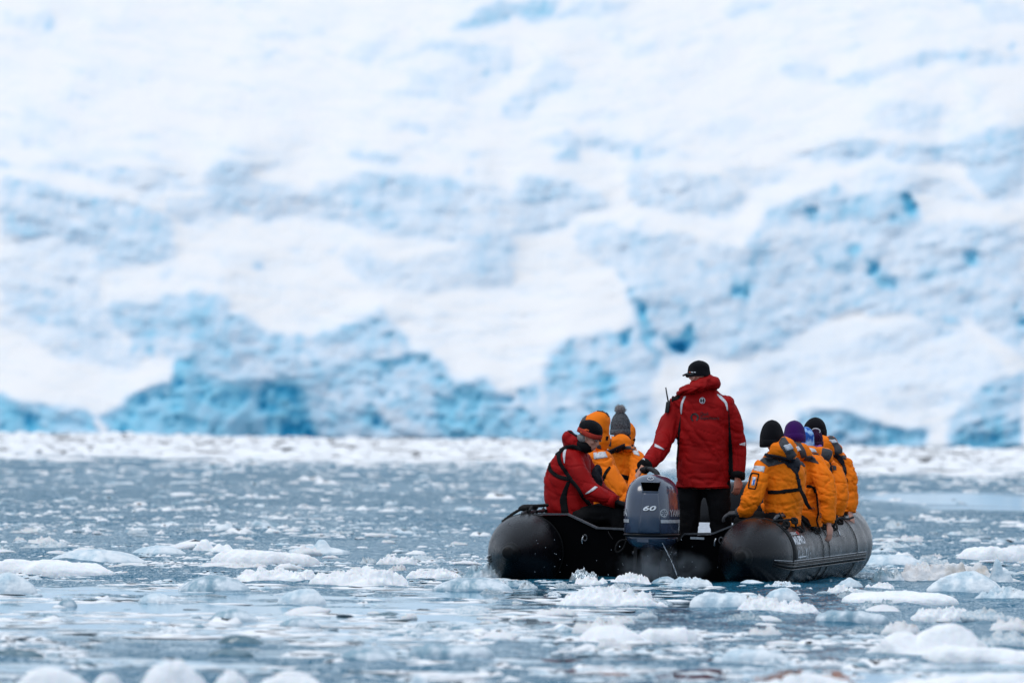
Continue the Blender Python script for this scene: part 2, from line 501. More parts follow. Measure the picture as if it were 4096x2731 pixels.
                  (860, 600), (700, 610), (640, 760), (700, 1000), (130, 1000), (140, 650), (240, 510), (400, 490), (520, 480), (560, 300), (480, 200), (320, 150)]),
    (4, .9, .45, [(140, 1000), (150, 700), (250, 520), (340, 620), (480, 660), (500, 850), (540, 1000)]), (4, 1., .58, [(350, 640), (420, 640), (490, 800), (440, 830), (380, 760)]),
    (4, .9, .5, [(-10, 780), (120, 720), (160, 990), (-10, 985)]),
    (4, 1., .62, [(535, 245), (595, 320), (620, 430), (665, 590), (625, 590), (575, 440), (555, 350)]), (4, 1., .9, [(590, 350), (618, 380), (615, 440), (590, 440)]),
    (4, 1., .88, [(505, 490), (550, 478), (548, 545), (508, 555)]), (4, 1., .8, [(675, 480), (730, 530), (830, 455), (845, 520), (795, 578), (725, 560)]),
    (4, 1., 1.05, [(735, 540), (790, 520), (800, 575), (745, 575)]), (4, .9, .4, [(640, 380), (860, 350), (860, 450), (690, 460)]),
    (4, 1., .52, [(1000, 200), (1180, 60), (1180, 200), (1130, 320), (1020, 320)]), (4, 1., .7, [(1010, 270), (1140, 260), (1100, 330), (1020, 310)]),
    (4, 1., .5, [(900, 190), (1060, 160), (960, 240)]), (4, 1., .72, [(845, 150), (890, 155), (890, 200), (850, 195)]), (4, 1., .6, [(480, 210), (520, 215), (515, 245), (480, 240)]),
    (4, 1., .55, [(1390, 100), (1500, 90), (1620, 70), (1600, 200), (1500, 220), (1410, 180)]), (4, 1., .95, [(1530, 75), (1605, 80), (1590, 145), (1535, 130)]),
    (4, 1., .85, [(1395, 130), (1430, 150), (1500, 200), (1440, 195), (1400, 170)]), (4, 1., .98, [(1638, 155), (1690, 170), (1690, 250), (1645, 235)]),
    (4, 1., .7, [(1700, 190), (1760, 220), (1750, 310), (1690, 300)]), (4, 1., .6, [(1570, 330), (1640, 280), (1620, 340), (1570, 370)]), (4, 1., .6, [(1480, 380), (1540, 370), (1500, 400)]),
    (4, 1., .9, [(2105, 115), (2150, 120), (2148, 175), (2110, 160)]), (4, 1., .75, [(2045, 280), (2078, 278), (2075, 312), (2045, 310)]), (4, 1., .55, [(1860, 200), (1960, 150), (1950, 240), (1870, 270)]),
    (4, 1., .6, [(2320, 380), (2360, 400), (2360, 500), (2330, 460)]), (4, .9, .4, [(1880, 420), (2050, 420), (2060, 470), (1900, 460)]),
    (4, .4, .16, [(1050, 620), (1480, 450), (1850, 430), (2100, 480), (2250, 620), (2200, 800), (1800, 860), (1400, 820), (1100, 900), (1000, 760)]),
    (4, .9, .42, [(2000, 900), (2080, 800), (2180, 720), (2352, 660), (2352, 1040), (2000, 1030)]),
    (4, 1., .55, [(1290, 860), (1420, 850), (1560, 850), (1690, 910), (1780, 940), (1900, 920), (1900, 1030), (1300, 1010)]), (4, 1., .62, [(1740, 930), (1800, 930), (1790, 1025), (1730, 1025)]),
    (4, 1., .62, [(2020, 960), (2200, 880), (2352, 900), (2352, 1045), (2020, 1035)]), (4, 1., .85, [(2260, 1000), (2352, 1000), (2352, 1045), (2260, 1045)]),
    (4, .9, .42, [(700, 880), (1100, 900), (1150, 1000), (700, 1000)]),
]
MS = 8.0                                             # one mask cell = 8 px of the photograph
MX0, MY0, MW, MHh = -1200.0, -900.0, 816, 350
_gx = MX0 + (np.arange(MW) + .5) * MS
_gy = MY0 + (np.arange(MHh) + .5) * MS
GX, GY = np.meshgrid(_gx, _gy)
_wx = GX + 26 * fbm(GX / 90, GY / 70, 3, 3) + 11 * fbm(GX / 44, GY / 34, 31, 2)
_wy = GY + 20 * fbm(GX / 90, GY / 70, 13, 3) + 11 * fbm(GX / 44, GY / 34, 37, 2)
# beyond the frame the same kind of ice goes on
_out = np.clip(np.maximum(np.maximum(-GX, GX - 4096), -GY) / 160, 0, 1)
_n = fbm(GX / 420, GY / 190, 5, 4)
steep = np.clip(_n * 2.2 + .25 + (GY - 900) / 1600, 0, 1) * _out
blue = np.clip(.33 * steep + .5 * np.clip(fbm(GX / 200, GY / 160, 8, 3) - .2, 0, 1) * (GY > 400), 0, 1) * _out
for crop, st, bl, pts in FACES:
    ox, oy = CROP[crop]
    pp = [(ox + x / 1.1484, oy + y / 1.1484) for x, y in pts]
    mk_ = _blur(_poly_mask(pp, _wx, _wy).astype(float), 1.0 if bl > .55 else 1.2)
    steep = steep * (1 - mk_) + st * mk_
    blue = blue * (1 - mk_) + bl * mk_

# snow drifts lie in the broken faces, and crevasses and streaks run through the snow
_dr = fbm(GX / 130 + .4 * GY / 130, GY / 60, 201, 4, .55)
_keep = np.clip(1 - np.clip(_dr * 3.2 - .85, 0, 1) * .45 * (GY > 650) * (blue < .6), 0, 1)
steep = steep * _keep; blue = blue * (.35 + .65 * _keep)
_cv = 1 - np.abs(fbm(GX / 210 - .5 * GY / 150, GY / 62 + .18 * np.sin(GX / 300), 211, 4, .6)) * 5.0
_cv = np.clip(_cv, 0, 1) * np.clip(fbm(GX / 300, GY / 200, 217, 3) * 2.2 + .75, 0, 1)
_sn = np.clip(1 - steep * 1.6, 0, 1)
steep = steep + _sn * .32 * _cv; blue = blue + _sn * .13 * _cv
# layered shelves: fine ledges that follow the flow of the ice (down to the right at left, up to the right at right)
_tilt = np.interp(GX, [-1200, 900, 2200, 3000, 5300], [.16, .10, -.04, -.20, -.26])
_q = GY - _tilt * (GX - 1800) + 30 * fbm(GX / 260, GY / 160, 231, 3)
_l1 = fbm(GX / 240, _q / 34, 233, 3, .6); _l2 = fbm(GX / 120, _q / 17, 237, 2, .6)
_lay = np.clip(.5 + 1.5 * _l1 + .7 * _l2, 0, 1)
_fl = .5 + .9 * fbm((GX + .25 * GY) / 26, GY / 150, 241, 3, .6)
_c = np.clip(steep, 0, 1)
steep = np.clip(steep * (.78 + .34 * _lay) + (1 - _c) * .42 * np.clip(_lay - .45, 0, 1), 0, 1)
blue = np.clip(blue * (.82 + .20 * _lay + .14 * np.clip(_fl, 0, 1)) + (1 - _c) * .16 * np.clip(_lay - .5, 0, 1), 0, 1.4)
# upright cracks and small broken detail in the faces
_vc = np.clip(1 - np.abs(fbm((GX + .2 * GY + 25 * fbm(GX / 80, GY / 80, 251, 2)) / 46, GY / 230, 253, 3, .6)) * 6.5, 0, 1)
_bk = fbm(GX / 30, GY / 22, 257, 3, .65)
_f = np.clip(steep * 1.3, 0, 1)
blue = np.clip(blue + _f * (.13 * _vc + .13 * _bk), 0, 1.4)
steep = np.clip(steep - _f * .35 * np.clip(_bk * 1.8, 0, 1), 0, 1)
_sp = np.clip(fbm(GX / 55, GY / 38, 221, 3, .6) * 4 - 1.35, 0, 1)
steep = steep + (1 - steep) * .25 * _sp; blue = blue + (.05 + .10 * (blue > .2)) * _sp


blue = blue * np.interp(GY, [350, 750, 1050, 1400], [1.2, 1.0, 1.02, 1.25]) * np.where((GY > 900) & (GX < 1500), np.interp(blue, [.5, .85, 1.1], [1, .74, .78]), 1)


def sample(A, px, py):
    px = MX0 + 60 + np.abs((px - MX0 - 60 + 6400) % 12800 - 6400)        # far to the sides the ice goes on, mirrored
    u = np.clip((px - MX0) / MS - .5, 0, MW - 1.001); v = np.clip((py - MY0) / MS - .5, 0, MHh - 1.001)
    i = u.astype(int); j = v.astype(int); fu = u - i; fv = v - j
    return (A[j, i] * (1 - fu) + A[j, i + 1] * fu) * (1 - fv) + (A[j + 1, i] * (1 - fu) + A[j + 1, i + 1] * fu) * fv


def build_glacier():
    core = np.linspace(-40, 42, 540)
    wing = 42 + np.cumsum(np.linspace(.18, 3.2, 105))
    xs = np.concatenate([-(wing - 2)[::-1], core, wing])
    zs = np.concatenate([[-2.0, -1.0], np.linspace(-.3, 30, 300), 30 + np.cumsum(np.linspace(.12, 1.4, 46))])
    nx, nz = len(xs), len(zs)
    X, Z = np.meshgrid(xs, zs)
    dz = np.gradient(zs)[:, None]
    Y = np.full_like(X, 428.0)
    foot = 424 + 3 * fbm(xs / 9, xs * 0 + 2, 41, 3) + 0.05 * xs
    for it in range(4):
        P = np.stack([X, Y, Z], -1)
        px, py = project(P)
        st = sample(steep, px, py)
        up = np.clip((1100 - py) / 900, 0, 1)                # the slopes lie back further up
        snow_slope = 1.5 + 1.6 * up
        face_slope = .22 + .3 * up
        sl = snow_slope * (1 - st) + face_slope * st
        sl = np.where(Z < .2, .1, sl)
        # climb row by row; neighbouring columns are pulled together so that the ice hangs together sideways
        row = foot.copy()
        for j in range(nz):
            Y[j] = row
            row = row + sl[j] * dz[j, 0]
            rp_ = np.pad(row, 40, mode='edge')
            cs = np.cumsum(np.insert(rp_, 0, 0.0))
            wide = (cs[81:] - cs[:-81]) / 81
            row = row + (wide - row) * min(1, dz[j, 0] / 3.0)
            for _ in range(3):
                row[1:-1] = .25 * row[:-2] + .5 * row[1:-1] + .25 * row[2:]
    P = np.stack([X, Y, Z], -1)
    px, py = project(P)
    st = sample(steep, px, py); bl = sample(blue, px, py)
    lump = fbm(X / 3.2, Z / 2.6, 51, 5, .55)
    rid = 1 - np.abs(fbm(X / 2.1 + .25 * lump, Z / 1.6, 57, 4, .5)) * 2.4
    flute = vnoise(X / .45 + 1.4 * vnoise(X / 2, Z / 2, 58), Z / 3.5, 59)
    pock = np.clip(fbm(X / 1.1, Z / .9, 61, 3) - .22, 0, 1)
    soft = fbm(X / 5, Z / 2.2, 63, 4, .5)
    fine = fbm(X / .7, Z / .5, 65, 3)
    Y = Y + st * (-.55 * lump - .14 * rid - .09 * flute + .50 * pock - .05 * fine) + (1 - st) * (-.5 * soft - .04 * fine)
    Y = Y + 1.2 * np.clip(bl - .62, 0, 1)                    # hollows and caves in the bluest ice
    V = np.stack([X, Y, Z], -1).reshape(-1, 3)
    F = []
    idx = np.arange(nx * nz).reshape(nz, nx)
    q = np.stack([idx[:-1, :-1], idx[:-1, 1:], idx[1:, 1:], idx[1:, :-1]], -1).reshape(-1, 4)
    me = bpy.data.meshes.new('glacier')
    me.vertices.add(len(V)); me.vertices.foreach_set('co', V.ravel())
    me.loops.add(q.size); me.loops.foreach_set('vertex_index', q.ravel().astype(np.int32))
    me.polygons.add(len(q)); me.polygons.foreach_set('loop_start', np.arange(0, q.size, 4, dtype=np.int32))
    me.polygons.foreach_set('use_smooth', np.ones(len(q), bool))
    me.update(calc_edges=True)
    o = bpy.data.objects.new('glacier', me)
    COL.objects.link(o)
    # how much old, dense ice shows at the surface (a property of the ice, not of the light)
    b = bl + (.11 * st + .04) * fbm(X / 1.3, Z / 1.1, 71, 4, .6) + .14 * st * pock + .09 * st * np.clip(flute, 0, 1)
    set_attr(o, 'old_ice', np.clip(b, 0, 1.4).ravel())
    m = bpy.data.materials.new('glacier_ice'); m.use_nodes = True
    n = m.node_tree.nodes; l = m.node_tree.links; p = n['Principled BSDF']
    at = n.new('ShaderNodeAttribute'); at.attribute_name = 'old_ice'
    rp = n.new('ShaderNodeValToRGB'); cr = rp.color_ramp
    stops = [(0, (.90, .868, .845)), (.16, (.82, .835, .855)), (.3, (.72, .785, .85)), (.45, (.56, .70, .81)), (.6, (.39, .64, .79)), (.75, (.26, .60, .77)), (.92, (.11, .49, .71)), (1, (.03, .36, .60))]
    while len(cr.elements) < len(stops):
        cr.elements.new(.5)
    for e, (pos, c) in zip(cr.elements, stops):
        e.position = pos; e.color = (*c, 1)
    sc = n.new('ShaderNodeMath'); sc.operation = 'MULTIPLY'; sc.inputs[1].default_value = .84
    l.new(at.outputs['Fac'], sc.inputs[0]); l.new(sc.outputs[0], rp.inputs['Fac']); l.new(rp.outputs['Color'], p.inputs['Base Color'])
    p.inputs['Roughness'].default_value = .75
    p.inputs['Specular IOR Level'].default_value = .2
    tc = n.new('ShaderNodeTexCoord'); nz_ = n.new('ShaderNodeTexNoise'); nz_.inputs['Scale'].default_value = 2.5; nz_.inputs['Detail'].default_value = 8
    bp = n.new('ShaderNodeBump'); bp.inputs['Strength'].default_value = .5; bp.inputs['Distance'].default_value = .15
    l.new(tc.outputs['Object'], nz_.inputs['Vector']); l.new(nz_.outputs['Fac'], bp.inputs['Height']); l.new(bp.outputs['Normal'], p.inputs['Normal'])
    me.materials.append(m)
    tag(o, 'snow covered glacier with terraced blue ice cliffs filling the background', kind='structure')
    return o


build_glacier()


# ================================================================== WATER
def calm_amount(x, y):
    """0 = rippled, 1 = glassy; wind lanes run across the view"""
    px, py = project(np.stack([x, y, np.zeros_like(x)], -1))
    lane = np.clip(1 - np.abs(y - (65 + .9 * vnoise(x / 2.2, y / 9, 5))) / 11, 0, 1)        # glassy lane in front of the boat
    side = np.clip((1.1 - x + .8 * vnoise(x / 1.5, y / 5, 9)) / 1.2, 0, 1)                   # only left of the stern
    a = lane * side * (2.1 + 2.0 * vnoise(x / 1.3, y / .9, 15))
    far = np.clip(1 - np.abs(y - 160 - 5 * vnoise(x / 3, y / 12, 6)) / 22, 0, 1) * np.clip((x - 5.2) / 1.0, 0, 1) * 1.6
    near = np.clip((56.5 - y) / 3, 0, 1) * np.clip(.55 + 1.1 * vnoise(x / .9, y / .7, 25), 0, .97)
    pool = np.clip(1 - np.abs(y - 51.6 - .5 * vnoise(x / .7, y / 2, 27)) / 1.3, 0, 1) * np.clip(1 - np.abs(x - 1.55) / 1.5, 0, 1) * 3
    return np.clip(a + far + near + pool + .35 * (vnoise(x / 2.5, y / 7, 77) > .2), 0, 1)


def build_water():
    # rows packed by distance so that ripples are real where they are near
    ys = [30.0]
    while ys[-1] < 900:
        y = ys[-1]
        ys.append(y + (.09 if 44 < y < 100 else max(.09, (y / 100) ** 2 * .11) if y < 250 else 3 if y < 420 else 40 if y > 440 else 4))
    ys = np.array([-400, -60, 0, 20] + ys)
    nxu = 150
    u = np.linspace(-1, 1, nxu)
    rows = []
    for y in ys:
        hw = max(7.0, .09 * max(y, 0) + 1.0)
        rows.append(np.sign(u) * hw * np.abs(u))
    X = np.array(rows)
    X[:, 0] = -600; X[:, -1] = 600
    Y = np.repeat(ys[:, None], nxu, 1)
    calm = calm_amount(X, Y)
    amp = np.clip(1.0 - .97 * calm, .02, 1)
    fade = np.clip((260 - Y) / 120, 0, 1) * (Y > 30)
    Zr = (.024 * vnoise(X / .22, Y / .45, 81) + .014 * vnoise(X / .12, Y / .26, 83) + .020 * vnoise(X / .7, Y / 1.3, 85)) * amp * fade
    Zr[:, 0] = Zr[:, -1] = 0
    V = np.stack([X, Y, Zr], -1).reshape(-1, 3)
    nz, nx = X.shape
    idx = np.arange(nx * nz).reshape(nz, nx)
    q = np.stack([idx[:-1, :-1], idx[:-1, 1:], idx[1:, 1:], idx[1:, :-1]], -1).reshape(-1, 4)
    me = bpy.data.meshes.new('water')
    me.vertices.add(len(V)); me.vertices.foreach_set('co', V.ravel())
    me.loops.add(q.size); me.loops.foreach_set('vertex_index', q.ravel().astype(np.int32))
    me.polygons.add(len(q)); me.polygons.foreach_set('loop_start', np.arange(0, q.size, 4, dtype=np.int32))
    me.polygons.foreach_set('use_smooth', np.ones(len(q), bool))
    me.update(calc_edges=True)
    o = bpy.data.objects.new('water', me); COL.objects.link(o)
    set_attr(o, 'calm', calm.ravel())
    m = bpy.data.materials.new('sea_water'); m.use_nodes = True
    n = m.node_tree.nodes; l = m.node_tree.links
    n.remove(n['Principled BSDF'])
    at = n.new('ShaderNodeAttribute'); at.attribute_name = 'calm'
    tc = n.new('ShaderNodeTexCoord')

    def wave(scale, detail):
        mp = n.new('ShaderNodeMapping'); mp.inputs['Scale'].default_value = scale
        z = n.new('ShaderNodeTexNoise'); z.inputs['Scale'].default_value = 1.0; z.inputs['Detail'].default_value = detail; z.inputs['Roughness'].default_value = .62
        l.new(tc.outputs['Object'], mp.inputs['Vector']); l.new(mp.outputs['Vector'], z.inputs['Vector'])
        return z.outputs['Fac']
    fine, swell = wave((8, 3.5, 1), 4), wave((3.2, .55, 1), 3)
    ad = n.new('ShaderNodeMath'); ad.operation = 'MULTIPLY_ADD'; ad.inputs[1].default_value = 3.0
    l.new(swell, ad.inputs[0]); l.new(fine, ad.inputs[2])
    mr = n.new('ShaderNodeMapRange'); mr.inputs['To Min'].default_value = 1.0; mr.inputs['To Max'].default_value = .004
    l.new(at.outputs['Fac'], mr.inputs['Value'])
    b1 = n.new('ShaderNodeBump'); b1.inputs['Distance'].default_value = .045      # mirror facets
    b2 = n.new('ShaderNodeBump'); b2.inputs['Distance'].default_value = .34      # how steeply the ripples stand towards the eye
    for bb in (b1, b2):
        l.new(mr.outputs['Result'], bb.inputs['Strength']); l.new(ad.outputs[0], bb.inputs['Height'])
    fr = n.new('ShaderNodeFresnel'); fr.inputs['IOR'].default_value = 1.33; l.new(b2.outputs['Normal'], fr.inputs['Normal'])
    df = n.new('ShaderNodeBsdfDiffuse'); df.inputs['Color'].default_value = (.010, .098, .165, 1)
    gl_ = n.new('ShaderNodeBsdfGlossy'); gl_.inputs['Roughness'].default_value = .06; gl_.inputs['Color'].default_value = (.84, .945, 1.0, 1); l.new(b1.outputs['Normal'], gl_.inputs['Normal'])
    mx = n.new('ShaderNodeMixShader'); l.new(fr.outputs['Fac'], mx.inputs['Fac']); l.new(df.outputs[0], mx.inputs[1]); l.new(gl_.outputs[0], mx.inputs[2])
    l.new(mx.outputs[0], n['Material Output'].inputs['Surface'])
    me.materials.append(m)
    tag(o, 'cold grey blue sea water full of drifting ice', kind='structure')


build_water()

# ================================================================== FLOATING ICE
mat('snow_ice', (.93, .93, .935), sub=.35, rough=.7, var=.06, var_scale=9, bump=.7, bump_scale=26, spec=.25)
mat('white_bits', (.92, .92, .925), rough=.7, var=.06, var_scale=9, spec=.25)
mat('glass_ice', (.24, .38, .46), rough=.2, var_scale=9, color2=(.74, .80, .84), thr=(.42, .62), bump=.7, bump_scale=20, spec=.5, rough_var=.12)
mat('pale_ice', (.50, .64, .72), rough=.32, var_scale=8, color2=(.84, .88, .90), thr=(.38, .6), bump=.7, bump_scale=22, spec=.45, rough_var=.1)
mat('wet_ice', (.05, .12, .15), rough=.12, var_scale=4, color2=(.22, .33, .39), thr=(.4, .7), bump=.4, bump_scale=16, spec=.5, rough_var=.08)
mat('dirty_ice', (.80, .81, .82), rough=.7, var_scale=5, color2=(.62, .58, .53), thr=(.5, .62), bump=.5, bump_scale=30, spec=.25)
mat('clear_ice', (.80, .90, .94), rough=.08, var=.05, bump=.5, bump_scale=22, trans=.75, ior=1.31)


def floe_mesh(a, b, h, style, seed, nr=22, na=64, peaks=None):
    """a floating piece, 2a wide, 2b deep, h high; water at z = 0"""
    r = np.concatenate([np.linspace(0, 1, nr) ** .8])
    th = np.linspace(0, 2 * math.pi, na, endpoint=False)
    R, T = np.meshgrid(r, th, indexing='ij')
    ol = 1 + .16 * vnoise(2.2 * np.cos(T) + seed, 2.2 * np.sin(T) - seed, seed) + .07 * vnoise(6 * np.cos(T), 6 * np.sin(T) + seed, seed + 3)
    X = a * R * ol * np.cos(T); Y = b * R * ol * np.sin(T)
    u, v = X / a, Y / b
    sc = max(a, b)
    if style == 'dome':
        H = np.clip(1 - R ** 2.2, 0, 1) ** .8 * (1 + .16 * fbm(u * 1.6 + seed, v * 1.6, seed, 3)) + .07 * fbm(u * 6, v * 6 + seed, seed + 5, 4, .65)
    elif style == 'slab':
        H = np.clip((1 - R ** 5), 0, 1) ** .6 * (.74 + .28 * fbm(u * 1.3 + seed, v * 1.3, seed, 3)) + .13 * fbm(u * 6 + seed, v * 6, seed + 5, 4, .65)
    else:
        n1 = fbm(u * 2.2 + seed, v * 1.6 - seed, seed, 4, .6)
        rd = 1 - np.abs(fbm(u * 3.4 - seed, v * 2.6, seed + 9, 3)) * 3.4
        H = np.clip(1 - R ** 3.5, 0, 1) ** .7 * (.46 + .55 * n1 + .42 * rd) + .14 * fbm(u * 8 + seed, v * 8, seed + 7, 4, .65)
    if peaks:
        pk = np.zeros_like(H)
        for (cx, w, hh) in peaks:
            pk = np.maximum(pk, hh * np.exp(-(np.abs((u - cx) / w)) ** 2.6 - (v / .75) ** 4))
        H = pk * (1 + .14 * fbm(u * 3 + seed, v * 3, seed + 2, 3)) + .05 * fbm(u * 8, v * 8, seed + 4, 3) * (R < .97) + .06
    top = H.max()
    Z = H / max(top, 1e-6) * h
    edge = (R > .985)
    Z = np.where(edge, -.02 - .04 * h, np.maximum(Z, .012 * (1 - R)))
    Z[0, :] = Z[0].mean()
    V = np.stack([X, Y, Z], -1)
    under = np.stack([X[-1] * .82, Y[-1] * .82, np.full(na, -.30 * h - .08)], -1)
    V = np.concatenate([V, under[None]], 0)
    Vv, F = loft(V, cap=True)
    return Vv, F


def floe(name, x0, x1, ytop, ybase, style, material, label, cat='ice floe', depth=.55, seed=None, peaks=None, group=None):
    pb = on_water((x0 + x1) / 2, ybase)
    d = pb.y
    a = (x1 - x0) / 2 * d / FPX
    h = max(.03, (ybase - ytop) * d / FPX)
    b = a * depth
    seed = seed if seed is not None else int(x0 * 7 + ytop) % 997
    V, F = floe_mesh(a, b, h, style, seed, peaks=peaks, nr=30 if a > .2 else 16, na=88 if a > .2 else 44)
    o = mk(name, V, F, material)
    o.location = (pb.x, pb.y + b * .9, 0)
    tag(o, label, cat, group)
    FOOT.append((pb.x, pb.y + b * .9, a, b))
    MARKS.append((pb.x, pb.y + b * .9, label))
    return o


FOOT = []
MARKS = []
W_, G_, P_, D_, X_, C_ = 'snow_ice', 'glass_ice', 'pale_ice', 'dirty_ice', 'wet_ice', 'clear_ice'
HERO = [
    (205, 560, 2195, 2252, 'dome', P_, 'long smooth pale blue ice floe at left, behind a white snowy bar'),
    (-60, 470, 2238, 2302, 'slab', W_, 'long white snowy ice bar cut by the left edge of the picture'),
    (530, 745, 2180, 2216, 'dome', P_, 'low pale lens of ice left of the twin humped ice piece'),
    (870, 1262, 2196, 2260, 'slab', W_, 'broad white granular floe, largest one left of the boat'),
    (935, 1262, 2262, 2324, 'ridge', W_, 'jagged white ridge of ice below the broad granular floe'),
    (1255, 1625, 2258, 2342, 'ridge', W_, 'ragged white ice heap midway between left edge and boat stern'),
    (700, 1015, 2298, 2366, 'dome', G_, 'wide grey blue translucent ice dome floating left of centre'),
    (-90, 140, 2288, 2372, 'dome', P_, 'pale blue ice dome cut by the left edge, under the snowy bar'),
    (1112, 1302, 2352, 2416, 'dome', P_, 'grey pale ice lump at the back of the glassy white water'),
    (1500, 1690, 2214, 2262, 'ridge', W_, 'white crumbly ice piece nearest the left tube, set back'),
    (1620, 1850, 2268, 2312, 'ridge', W_, 'white broken ice row just left of the boat tube'),
    (1737, 2080, 2308, 2364, 'dome', G_, 'dark edged glassy ice floe in front of the left tube'),
    (1850, 1990, 2245, 2312, 'ridge', G_, 'grey glassy ice lump touching the side of the left tube'),
    (2284, 2390, 2268, 2322, 'ridge', C_, 'clear jagged ice lump standing before the black transom'),
    (2288, 2450, 2300, 2340, 'ridge', W_, 'small white ice chunk below the clear lump behind the boat'),
    (2440, 2605, 2286, 2340, 'ridge', W_, 'white ice chunk under the left side of the outboard motor'),
    (2610, 2712, 2304, 2332, 'dome', G_, 'grey rounded ice piece directly under the outboard motor'),
    (2675, 2850, 2304, 2346, 'ridge', P_, 'pale crumbly ice at the foot of the water jet'),
    (2226, 2658, 2338, 2428, 'ridge', W_, 'big bright white floe in front of the boat stern'),
    (2316, 2570, 2500, 2566, 'dome', W_, 'blurred white ice dome low in the picture, below the big floe'),
    (2560, 2790, 2505, 2568, 'slab', W_, 'blurred white flat floe right of the white foreground dome'),
    (2770, 3110, 2368, 2432, 'slab', P_, 'flat pale blue ice slab in front of the right tube cone'),
    (3060, 3210, 2348, 2404, 'dome', P_, 'pale ice hump on the right end of the flat slab'),
    (2960, 3280, 2385, 2452, 'ridge', W_, 'white broken ice rim in front of the flat slab'),
    (3385, 3835, 2360, 2412, 'slab', W_, 'long flat white floe at right, ahead of the glassy blue dome'),
    (3715, 4028, 2282, 2370, 'dome', P_, 'large glassy pale blue dome of ice at the right'),
    (3484, 3620, 2266, 2328, 'ridge', G_, 'jagged grey ice block beside the right end of the boat tube'),
    (3585, 3965, 2246, 2322, 'ridge', D_, 'brown stained white ice ridge right of the boat'),
    (3640, 3895, 2418, 2474, 'ridge', W_, 'white ice heap in the dark water at the right foreground'),
    (3300, 3445, 2332, 2374, 'ridge', W_, 'white ice lump close under the right boat tube'),
    (3350, 3450, 2308, 2350, 'dome', P_, 'small pale ice dome touching the right tube waterline'),
    (3460, 3580, 2325, 2356, 'ridge', W_, 'little white ice piece between boat and long flat floe'),
    (3060, 3200, 2322, 2352, 'ridge', C_, 'clear wet ice against the waterline of the right tube'),
    (3690, 4180, 2580, 2648, 'slab', W_, 'soft blurred white floe at the lower right edge'),
    (2020, 2150, 2318, 2348, 'ridge', G_, 'thin glassy shards floating before the black left cone'),
    (2950, 3060, 2318, 2340, 'dome', P_, 'small rounded ice bead pile under the right cone tip'),
    (60, 360, 2664, 2790, 'dome', W_, 'out of focus white lump at the lower left corner'),
    (545, 835, 2636, 2790, 'dome', W_, 'tallest out of focus white lump along the bottom edge'),
    (350, 500, 2690, 2790, 'dome', W_, 'small out of focus white lump between the two bottom left lumps'),
    (850, 1010, 2688, 2790, 'dome', W_, 'narrow out of focus white lump right of the tallest bottom one'),
    (1020, 1300, 2694, 2790, 'slab', W_, 'flat out of focus white floe at the bottom left of centre'),
    (1600, 1740, 2700, 2790, 'dome', P_, 'pale out of focus lump at the bottom centre'),
    (3050, 3420, 2690, 2790, 'slab', W_, 'out of focus white floe under the orange reflection'),
    (3600, 4200, 2688, 2800, 'slab', W_, 'out of focus white floe filling the bottom right corner'),
    (870, 1060, 2540, 2580, 'dome', X_, 'dark wet ice hump in the glassy white foreground water'),
    (820, 1010, 2592, 2622, 'dome', X_, 'dark flat wet ice below the dark hump in the foreground'),
    (840, 1030, 2432, 2482, 'dome', G_, 'grey wet ice piece in the middle of the glassy lane'),
    (1110, 1285, 2468, 2506, 'dome', G_, 'grey thin ice in the glassy lane, right of its neighbour'),
    (-30, 170, 2596, 2632, 'slab', X_, 'dark wet slab low at the left edge'),
    (1350, 1590, 2590, 2650, 'dome', G_, 'grey blurred ice dome in the foreground left of the reflections'),
    (1640, 1960, 2572, 2628, 'slab', G_, 'grey blurred flat ice in the foreground centre'),
    (1800, 1960, 2498, 2524, 'slab', G_, 'small dark ice slab in front of the stern, far foreground'),
    (230, 310, 2388, 2425, 'dome', G_, 'small dark peaked ice lump in the glassy lane at left'),
    (3280, 3560, 2440, 2486, 'slab', G_, 'grey soaked ice in the rippled water at right'),
    (2880, 3160, 2590, 2650, 'slab', P_, 'pale blurred flat ice in the right foreground'),
    (560, 700, 2372, 2410, 'dome', P_, 'pale small dome at the far rim of the glassy lane'),
    (3900, 4180, 2340, 2400, 'ridge', P_, 'pale crumbled ice cut by the right edge'),
    (3420, 3700, 2216, 2262, 'dome', P_, 'smooth pale ice behind the right end of the boat tube'),
    (3820, 4150, 2180, 2248, 'slab', W_, 'white ice behind the pointed spike at the right edge'),
]
for (x0, x1, yt, yb, st, mt, lb) in HERO:
    floe('ice_floe', x0, x1, yt, yb, st, mt, lb)
floe('ice_floe', 768, 938, 2156, 2210, 'ridge', W_, 'white twin humped ice piece far left, behind the broad floe', peaks=[(-.45, .42, 1), (.25, .26, .66), (.62, .3, .6)])
floe('ice_floe', 1148, 1395, 2156, 2216, 'ridge', P_, 'pale ice with a white knob on top, upper left of the boat', peaks=[(.0, .95, .5), (.12, .3, 1)])
floe('ice_floe', 3505, 3978, 2492, 2626, 'ridge', W_, 'largest white rounded floe with two humps at lower right', peaks=[(-.55, .42, .72), (.2, .62, 1)])
floe('ice_floe', 3942, 4055, 2234, 2334, 'ridge', P_, 'upright pointed ice spike near the right edge', peaks=[(-.15, .45, 1), (.45, .45, .55)])

# ---- countable smaller chunks: copies of a few shapes
TEMPL = []
for i in range(12):
    st = ['ridge', 'dome', 'ridge', 'slab'][i % 4]
    V, F = floe_mesh(1, .75, [.55, .35, .7, .25][i % 4], st, 300 + i * 13, nr=9, na=22)
    TEMPL.append((V, F))
CH_MESH = {}
CHUNKS = []


def on_boat(x, y):
    q = Vector((x, y, 0)) - BOAT_O
    bx, by = q.dot(_bx), q.dot(_by)
    return -1.35 < bx < 1.35 and -.8 < by < 5.6


